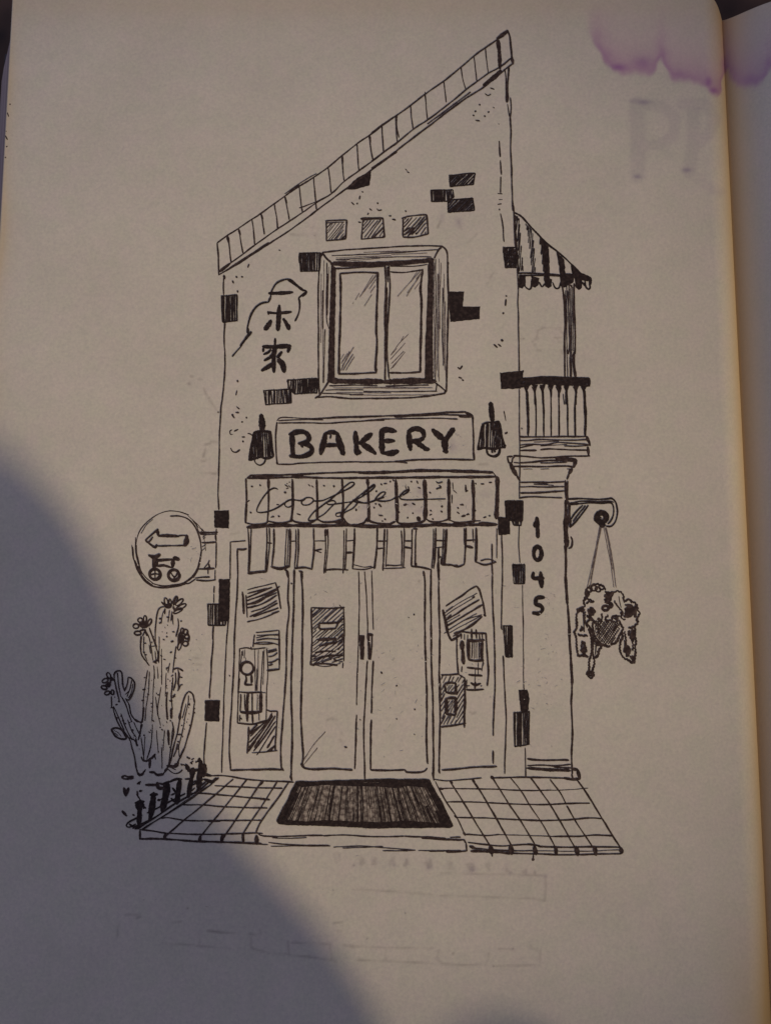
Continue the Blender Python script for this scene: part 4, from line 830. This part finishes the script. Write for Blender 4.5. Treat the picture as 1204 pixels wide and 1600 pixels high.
drawn('drawn_cactus', '''
@K s 2.4 552 470 548 350 566 210 590 160 635 150; s 2.6 738 250 742 320 722 400; s 2.4 722 480 708 600 695 700; s 2.4 690 800 684 900 692 1010; s 4.4 682 1000 682 1080; s 2.4 690 1110 705 1200
s 1.7 632 165 610 215 598 290; s 2.2 632 165 628 212; s 1.6 668 180 655 280; s 2 690 190 680 270; s 1.8 695 220 698 300; s 1.7 582 400 578 620; s 1.7 602 500 602 800; s 1.7 640 700 632 900; s 3.6 650 860 642 960 650 1090; s 1.8 565 650 572 750; s 2 535 640 545 750; s 1.7 540 700 530 900 520 1100; s 1.7 596 820 570 1000 592 1140
s 2.2 485 680 470 780 452 900 445 1010 440 1115; s 1.8 500 690 492 860 472 1000 462 1100; s 3 455 990 440 1110; s 2 550 900 570 1060; s 1.6 560 1180 572 1370; s 2 524 1130 512 1300 478 1420; s 1.7 600 1320 604 1500; s 4.6 656 1180 662 1300; s 2.4 704 1200 676 1340 660 1470 625 1515; s 2 696 1160 672 1380; s 1.6 626 1180 612 1350; s 1.5 462 1230 452 1400; s 2.2 430 1240 455 1440; s 1.6 670 620 655 700
s 3 432 395 428 500 440 560 498 640; s 3 500 328 528 400 560 488; s 2.4 470 340 442 395; s 1.8 520 482 552 476; s 2.4 552 480 574 545 568 605; s 3 530 612 572 596; s 2 468 350 500 420 530 600; s 1.8 455 400 452 520 480 600; s 3 465 352 478 392; s 2 448 580 500 640; s 1.7 548 520 556 600; s 2 510 540 500 470; s 3 535 610 560 620
e 2.6 640 110 14 34 -12; e 2.4 672 118 12 30 0; e 2.8 716 98 13 36 24; e 2.8 750 112 15 40 50; e 3 765 150 16 46 62; e 3 738 185 13 42 62; x 3.8 665 145 34 22 16; x 3.8 705 165 16 20 8; s 4 600 110 640 150; s 3 720 62 700 140
e 3 424 262 20 18 0; e 3.4 388 312 24 20 0; e 3.4 402 370 28 16 0; e 2.8 464 252 12 28 0; e 3 502 278 13 28 25; x 5 448 300 32 38 18; x 4 480 310 24 20 8; s 4 420 350 460 340
x 4.4 765 400 26 55 24; e 3 800 360 22 20 0; e 3.4 812 400 20 18 0; e 3.4 800 458 22 20 0; e 3 750 480 14 34 15; e 3 775 352 14 22 0; x 4 740 430 16 45 10; s 4 812 360 830 410 818 450
e 3 160 722 14 26 -25; e 3 130 765 26 16 -25; e 3 122 822 24 15 15; e 3 148 868 24 14 -20; e 3 192 862 12 20 0; x 5 162 800 26 30 16; x 4 182 760 16 28 8
s 2.8 208 745 204 715 222 688 250 682 270 700 276 800 292 852; s 2.6 205 745 222 830 250 942; s 2.2 232 700 240 790 262 900; s 2.4 182 895 184 985; s 2.6 196 985 206 1030 250 1140 330 1250 352 1320 376 1410 390 1500; s 2.8 322 738 316 790 290 852; s 2.8 322 738 345 742 372 772 378 800 366 858 330 925 298 915; s 2.2 352 762 340 830 312 900; s 2 362 790 350 860 325 910; s 2.2 300 880 330 850
s 2.4 268 900 300 960 330 1050 350 1100; s 2.6 305 930 330 960 345 1040 372 1085 400 1110; s 2.8 372 1085 432 1112 448 1050; s 3 432 1120 425 1190 406 1260; s 2 370 1110 400 1180 425 1230; s 2.2 200 980 250 1090 290 1180; s 2.2 262 1040 300 1150 355 1260; s 2.6 328 1240 375 1260 400 1310; s 3 385 1245 395 1310; s 2 318 1090 350 1180 390 1240; s 2.4 440 1130 428 1170
s 3.6 180 1170 225 1158 272 1180 305 1240; s 3.6 180 1172 215 1228 260 1250 308 1250; s 1.5 205 1180 240 1200 265 1232; s 1.5 210 1200 240 1225; s 3.6 275 1185 310 1245
s 2.8 655 1490 680 1420 700 1320 735 1200 755 1060 775 960 800 885 828 856; s 3.4 828 856 862 880 876 950; s 2.8 876 950 862 1060 835 1180 820 1230 790 1330 745 1430 736 1475; s 1.8 826 890 822 960 795 1080 770 1210 735 1340; s 4.4 754 1040 752 1090; s 2 742 1300 748 1400; s 3.6 790 1330 755 1410; s 2 735 1290 722 1340; s 2 700 1400 730 1330; s 1.6 805 960 775 1080
s 3.6 700 672 735 662 775 680; s 2.4 738 672 742 720 735 800; s 2.2 750 700 742 840 732 850; s 2.4 718 700 720 770 700 850; s 2.4 695 740 690 830; s 2.6 745 840 760 800; s 2.6 715 880 695 910; s 2 755 745 760 730
s 3.4 432 1400 450 1435 500 1425; s 4 470 1440 520 1410 548 1378; s 4.6 505 1412 500 1492; s 3 540 1380 550 1420; s 3 392 1500 400 1530; s 4.6 398 1528 418 1552 450 1540; s 3.4 418 1555 445 1535 468 1505; s 4.4 500 1528 540 1530 562 1552 615 1545; s 3.4 615 1540 650 1498; s 2.4 650 1500 700 1538 745 1535 775 1508
s 4.4 645 1475 700 1480 738 1472; s 4.6 710 1460 738 1458 735 1440; s 2 680 1490 720 1508; d 3 765 1465
''', label='tall flowering cactus drawn beside the shop')
def spines(k):
    c = [460,740,455,840,445,930,490,880,515,955,575,885,650,660,655,755,690,725,690,790,625,590,680,530,720,578,645,400,620,425,700,360,690,440,765,270,590,250,590,285,655,238,465,455,455,530,470,550,245,940,225,965,185,990,280,1098,230,1075,500,1195,455,1220,420,1190,590,1155,605,1175,675,1100,750,1080,770,1140,750,1215,740,1275,872,1000,872,1035,840,1140,770,740,770,800,705,895,680,935,645,870,530,1100,395,1300,575,1358,350,1105,770,680,520,985,600,560]
    k.crop = CROPS['K']
    for p in k.T(c):
        a = rng.uniform(-0.6, 0.6); d = np.array([math.cos(a), -math.sin(a)]) * rng.uniform(0.5, 2.2)
        k.ribbon(np.array([p - d, p + d]), rng.uniform(2.4, 3.4), 0.8, 0)
    for _ in range(60):
        u = rng.uniform(0, 1)
        r_ = rng.uniform()
        if r_ < .5: p = k.T([rng.uniform(470, 690), 300 + u * 1080])[0]
        elif r_ < .75: p = k.T([215 + u * 190 + rng.uniform(-25, 30), 900 + u * 440])[0]
        else: p = k.T([845 - u * 120 + rng.uniform(-25, 25), 900 + u * 480])[0]
        d = np.array([rng.uniform(-.5, .5), rng.uniform(-1.3, 1.3)])
        k.ribbon(np.array([p - d, p + d]), rng.uniform(1.3, 2.4), 0.7, 0)
drawn('drawn_spines', '', None, 'short spines dotted along the cactus stems', spines)

drawn('drawn_fence', '''
@O s 7.6 572 85 556 170 538 262; s 9 565 85 556 120; s 8.4 618 35 612 120 604 205; s 9.6 614 100 606 160; s 7.6 488 152 476 230 466 302; s 10 410 180 396 260 376 352; s 8.6 322 238 314 320 298 410; s 8 238 285 232 360 230 442; s 8.6 640 60 636 130; s 6 525 60 545 100; s 5 582 100 595 90
s 3.4 640 150 560 190; s 3 520 240 460 270 350 330 280 362; s 3 250 375 200 402 160 425 152 445 172 450 210 432; s 3.4 670 168 620 210 540 258 440 312 380 356 300 410 220 462; s 2.4 690 178 600 245 500 310 350 402 245 466; s 3 190 460 230 440 290 408; s 4 170 432 200 450 225 440; s 3.4 205 462 240 446; s 2.6 655 160 590 220
s 5 205 300 262 290; s 5 300 250 345 245; s 6 385 195 415 172; s 4 370 185 420 165; s 4.4 420 168 460 152 500 150; s 6 600 40 612 20; s 4 440 205 462 235; s 3.4 430 250 455 240; s 3.4 580 170 600 190; s 3 455 290 430 270; s 5 640 120 660 125 684 130; s 5.4 640 152 690 168 708 148; s 4.4 690 175 715 142; s 3 560 145 520 150
s 5 250 295 262 330; s 6 212 310 225 340; s 4 440 285 470 300; s 3 580 205 560 225; s 3 570 170 590 160
''', M_BLACK, label='low dark picket fence at the left corner of the pavement')
drawn('drawn_ground_marks', '''
@O s 4 120 138 140 128 160 136 195 132; s 4 122 142 150 150 195 142; s 5.4 136 205 148 255; s 4.6 165 205 150 250; s 3.6 240 165 218 180; s 3 218 225 222 250; d 5 240 224; s 4.4 125 350 152 380; d 3.6 196 375; s 4.4 272 186 350 186; s 6 345 172 352 205 385 205; s 4 350 175 395 185
d 3.4 545 20 590 42 560 52 535 66 500 60 535 15 478 208 356 282 270 330 372 330 232 180; s 3 550 50 570 38; s 3.4 508 58 530 72; s 3 518 150 545 150; s 2.6 560 30 575 20; d 4 262 330 355 280; s 3.6 420 162 398 176
@O s 3 215 245 235 275; s 3 345 285 372 275
''', label='scattered ink flecks of gravel and weeds by the fence')
drawn('drawn_pavement', '''
@O s 2.8 662 130 760 130 900 150 1000 160 1100 165 1200 170; s 2.6 705 192 850 200 1000 205 1128 208; s 2.8 560 238 700 245 900 265 1045 280; s 3.4 980 272 1050 280; s 2.6 500 310 620 312 780 325 1035 332; s 2.6 370 396 420 392 550 410 800 410 1000 408; s 4 660 412 740 412
s 2.8 235 466 330 478 420 490 650 496 820 494 950 488 1006 492; s 3.8 235 525 400 526 600 540 900 550 1000 556; s 3.4 236 470 235 528
s 2.8 822 150 740 222 640 305 520 400 395 510; s 2.6 905 155 840 235 780 310 690 420 612 512; s 2.6 1002 160 960 225 880 340 820 430 755 525; s 2.4 1100 160 1055 230 1000 320 930 420 882 492; s 3 1168 172 1100 270 1000 410 962 490; s 4 1010 160 985 190; s 3 730 142 700 165; s 1.6 670 190 560 260 420 355 250 470
s 6.6 396 495 388 524; s 6.6 614 508 608 540; s 6.6 755 500 746 546; s 5.4 882 492 885 550; s 6.6 968 506 968 556; s 4 770 498 760 520
''', label='tiled pavement drawn to the left of the doormat')
drawn('drawn_pavement', '''
@R s 2.4 60 192 120 188 200 192 400 195 560 202 700 200; s 1.5 700 200 800 198 905 188; s 4.6 58 190 80 194; s 2.6 98 268 200 266 330 270 450 278 600 282 700 280; s 3 690 282 800 276 915 274; s 2.6 150 356 280 358 400 362 500 368; s 3 500 368 640 372 780 370 920 358 985 362; s 2.6 205 452 330 458 400 452; s 1.6 400 454 640 460 700 464; s 3 700 464 850 462 940 456 1045 460; s 4.6 145 346 160 356; s 4.6 196 440 206 456
s 2.8 222 498 300 508 400 518 490 512 580 510 640 520; s 3.2 620 520 760 526 940 522 1090 526; s 2.6 240 530 350 538 470 545 600 546; s 1.4 600 546 900 548 1090 540; s 4.4 238 548 300 548 470 560; s 3 470 560 620 564 800 568 1095 562; s 4.6 232 520 262 530; s 4 560 508 600 512
s 3 120 150 165 220 190 260 250 360 350 520; s 3.4 248 142 290 205 330 270 400 390 470 520; s 3 358 125 400 190 450 270 530 390 602 510; s 2.4 460 125 520 200 570 280 650 400 718 525; s 3 575 125 640 210 700 300 770 420 830 525; s 2.6 690 140 750 220 780 280; s 2.8 785 290 830 370 930 520; s 3.4 845 145 880 190 935 280 990 370 1040 450 1098 540
s 8 350 520 358 560; s 9 466 522 470 562; s 10 600 522 608 562; s 8 722 526 724 566; s 8.6 838 526 846 568; s 9 942 524 950 568; s 7 1092 530 1098 556; s 4 358 560 360 578; s 3 594 568 592 590; d 5 592 594; s 5 120 148 132 160; s 5 248 140 258 155; s 6 355 122 362 132
s 2.8 36 150 66 210 100 270 160 360 206 455; s 3 18 100 28 145
''', label='tiled pavement drawn to the right of the doormat')
drawn('drawn_step', '''
@Q s 2.6 45 442 75 460 200 464 330 458; s 3.2 75 462 160 466; s 3.4 325 458 420 458; s 2.6 420 460 520 455 700 465 880 462; s 3.4 880 462 1000 468 1118 476; s 1.6 130 472 220 476 325 470; s 2.4 980 474 1100 482 1204 486; s 2.2 108 498 250 512 450 515; s 1.6 130 520 300 516; s 1.8 478 525 640 518 780 530 940 542; s 1.8 530 530 760 522; s 2 758 545 900 546; s 1.6 900 546 945 542; s 1.8 960 544 1060 544; s 2.6 1060 545 1204 545
s 1.6 10 505 105 510; s 1.4 120 520 460 518
@R s 2.4 100 478 205 484; s 4 198 482 212 505; s 3 212 505 215 545; s 2.4 0 548 90 546; s 3 98 552 160 552 218 545; s 2.4 120 470 180 468
''', label='low step in front of the doormat')
def mat_fn(k):
    k.crop = CROPS['Q']
    top = lambda t: np.array([272 + t * (1012 - 272), 168 - 12 * math.sin(t * 3.1) - 6 * t])
    bot = lambda t: np.array([165 + t * (1145 - 165), 382 + 22 * min(1, t * 2)])
    k.fill(k.T([top(0.02), top(0.5), top(0.98), bot(0.97), bot(0.5), bot(0.03)])); k.mark = len(k.f)
    for i in range(700):
        t = rng.uniform(0, 1) if i < 520 else rng.uniform(0.56, 1)
        if t < 0.58 and rng.uniform() < 0.25: continue
        if 0.28 < t < 0.35 and rng.uniform() < 0.5: continue
        a, b = top(t), bot(t + rng.normal(0, 0.005))
        u0, u1 = 0.0, 1.0
        r = rng.uniform()
        if r < 0.40: u1 = rng.uniform(0.3, 0.85)
        elif r < 0.75: u0 = rng.uniform(0.2, 0.7)
        p = [a + (b - a) * u0, a + (b - a) * (u0 + u1) / 2 + rng.normal(0, 1.2, 2), a + (b - a) * u1]
        k.ribbon(k.smooth(k.T(p)), rng.uniform(0.6, 1.6), 0.5, 0.1)
    for t in list(rng.uniform(0.60, 0.70, 4)) + list(rng.uniform(0.9, 1.0, 14)) + list(rng.uniform(0.0, 0.05, 4)) + [0.46, 0.29]:
        k.ribbon(k.T([top(t), bot(t)]), rng.uniform(2.4, 4.2), 0.8, 0.3)
    k.parse('''@Q f 262 172 280 155 420 156 560 150 720 158 830 142 1000 140 1020 152 1035 190 900 176 830 188 740 180 560 176 420 170 300 182
    f 150 380 180 366 330 378 430 368 560 376 740 382 900 372 1120 392 1155 402 1145 416 900 406 740 412 500 406 200 398
    p 5 164 384 270 158 560 150 830 142 1018 146 1152 404 740 410 164 384
    s 7 268 170 235 240 205 300 162 378; s 6 1015 150 1060 230 1105 310 1148 398; s 9 1020 170 1070 260 1110 340; s 7 745 170 742 300 745 400; s 5 800 170 700 168; s 4.4 255 210 190 330; s 5 240 250 205 330; s 5 1100 350 1130 398; s 8 1080 330 1105 372''')
drawn('drawn_doormat', '', M_BLACK, 'dark brushed doormat in front of the double door', mat_fn)

def ghosts(k):
    # rubbed specks of the drawing on the other side
    for cx, cy, sx, sy, n in ((850, 1050, 30, 110, 46), (600, 1060, 110, 90, 60), (520, 940, 60, 50, 22), (725, 980, 60, 90, 26), (410, 1040, 40, 120, 18), (640, 785, 90, 22, 40), (720, 690, 20, 16, 12), (870, 930, 25, 50, 12), (300, 860, 12, 20, 8), (306, 1030, 12, 30, 8), (404, 1250, 12, 22, 14), (560, 1380, 120, 60, 10), (350, 1440, 120, 40, 12)):
        for _ in range(n):
            p = np.array([cx + rng.normal(0, sx * 0.6), cy + rng.normal(0, sy * 0.6)])
            if rng.uniform() < 0.6: k.blob(p, rng.uniform(.5, 1.5), rng.uniform(.4, 1.1), rng.uniform(0, 3))
            else:
                a = rng.uniform(0, 3.14); d = np.array([math.cos(a), math.sin(a)]) * rng.uniform(1.5, 4)
                k.ribbon(np.array([p - d, p, p + d + rng.normal(0, 1, 2)]), rng.uniform(.6, 1.3), 0.5, 0.3)
drawn('show_through_marks', '', M_GHOST, 'faint marks of the drawing on the back of the sheet', ghosts)['kind'] = 'stuff'
drawn('edge_specks', '@P s 2.6 12 176 14 182; d 2.6 16 163; s 2.4 9 212 12 218; d 2.6 11 229 9 246; d 1.6 10 205', M_INK, 'dark specks at the outer edge of the page')

# ------------------------------------------------------------------ added blockers out of view, shaped to throw the shade on the page
Y0 = -0.46
def through(px):
    P = unproj(px, 0.0)
    t = (Y0 - P[:, 1]) / (LPOS[1] - P[:, 1])
    return P + (LPOS[None] - P) * t[:, None]
edge_px = [(-120, 640), (-50, 660), (0, 690), (60, 742), (100, 790), (140, 850), (175, 925), (195, 985), (215, 1040), (245, 1120), (285, 1195), (330, 1262), (385, 1325), (440, 1385), (500, 1450), (550, 1525), (590, 1590), (630, 1680)]
E_ = through(np.array(edge_px, float))
ex, ez = list(E_[:, 0]), list(E_[:, 2])
zb = -0.0245
xl = ex[0] - 0.30
out = [(xl, zb + 0.02), (xl - 0.012, 0.10), (xl, ez[0] - 0.02), (xl + 0.03, ez[0] + 0.012), (xl + 0.10, ez[0] + 0.022), (ex[0] - 0.10, ez[0] + 0.022), (ex[0] - 0.04, ez[0] + 0.012)]
out += list(zip(ex, ez))
out += [(ex[-1] + 0.006, ez[-1] - 0.06), (ex[-1] + 0.002, zb + 0.03), (ex[-1] - 0.02, zb)] + [(xl + 0.02, zb)]
out = np.array(out)
cen = np.array([(xl + ex[-1]) / 2, (zb + max(ez)) / 2])
V, F = [], []
rings = [(-1.0, 0.42), (-0.8, 0.62), (-0.5, 0.80), (-0.2, 0.94), (0, 1.0), (0.2, 0.94), (0.5, 0.80), (0.8, 0.62), (1.0, 0.42)]
n = len(out)
for d, s in rings:
    for (x, z) in out:
        zz = cen[1] + (z - cen[1]) * s
        V.append((cen[0] + (x - cen[0]) * s, Y0 + d * 0.035, zz))
mz = zb
for j in range(len(rings) - 1):
    for i in range(n):
        a, b = j * n + i, j * n + (i + 1) % n
        F.append((a, b, b + n, a + n))
V.append((cen[0], Y0 - 0.04, cen[1])); V.append((cen[0], Y0 + 0.04, cen[1]))
for i in range(n):
    F.append((len(V) - 2, (i + 1) % n, i)); k0 = (len(rings) - 1) * n
    F.append((len(V) - 1, k0 + i, k0 + (i + 1) % n))
cu = link('shadow_blocker', V, F, M_BLOCKER, None, True)  # added stand-in, its outline projected back from the shadow edge
cu['label'] = 'added dark upright form out of view, outlined to cast the lower-left shadow on the page'
cu['category'] = 'shadow_blocker'
top = through(np.array([[703.0, 1592.0]]))[0] - np.array([0, 0, 0.0040])
prof = [(0.0, top[2]), (0.006, top[2] - 0.0010), (0.012, top[2] - 0.004), (0.016, top[2] - 0.009), (0.018, top[2] - 0.018), (0.018, top[2] - 0.05), (0.03, top[2] - 0.08), (0.034, top[2] - 0.10), (0.034, zb + 0.004), (0.03, zb), (0.0, zb)]
V, F = [], []
K = 28
for r, z in prof:
    for i in range(K): V.append((top[0] + r * math.cos(6.2832 * i / K), Y0 - 0.0 + r * math.sin(6.2832 * i / K), z))
for j in range(len(prof) - 1):
    for i in range(K):
        a, b = j * K + i, j * K + (i + 1) % K
        F.append((a, b, b + K, a + K))
bo = link('small_shadow_blocker', V, F, M_BLOCKER_SMALL, None, True)  # added unseen, only to cast the small bump of shadow
bo['label'] = 'added small dark form out of view, shaped to cast the shadow bump at the bottom edge'
bo['category'] = 'small_shadow_blocker'
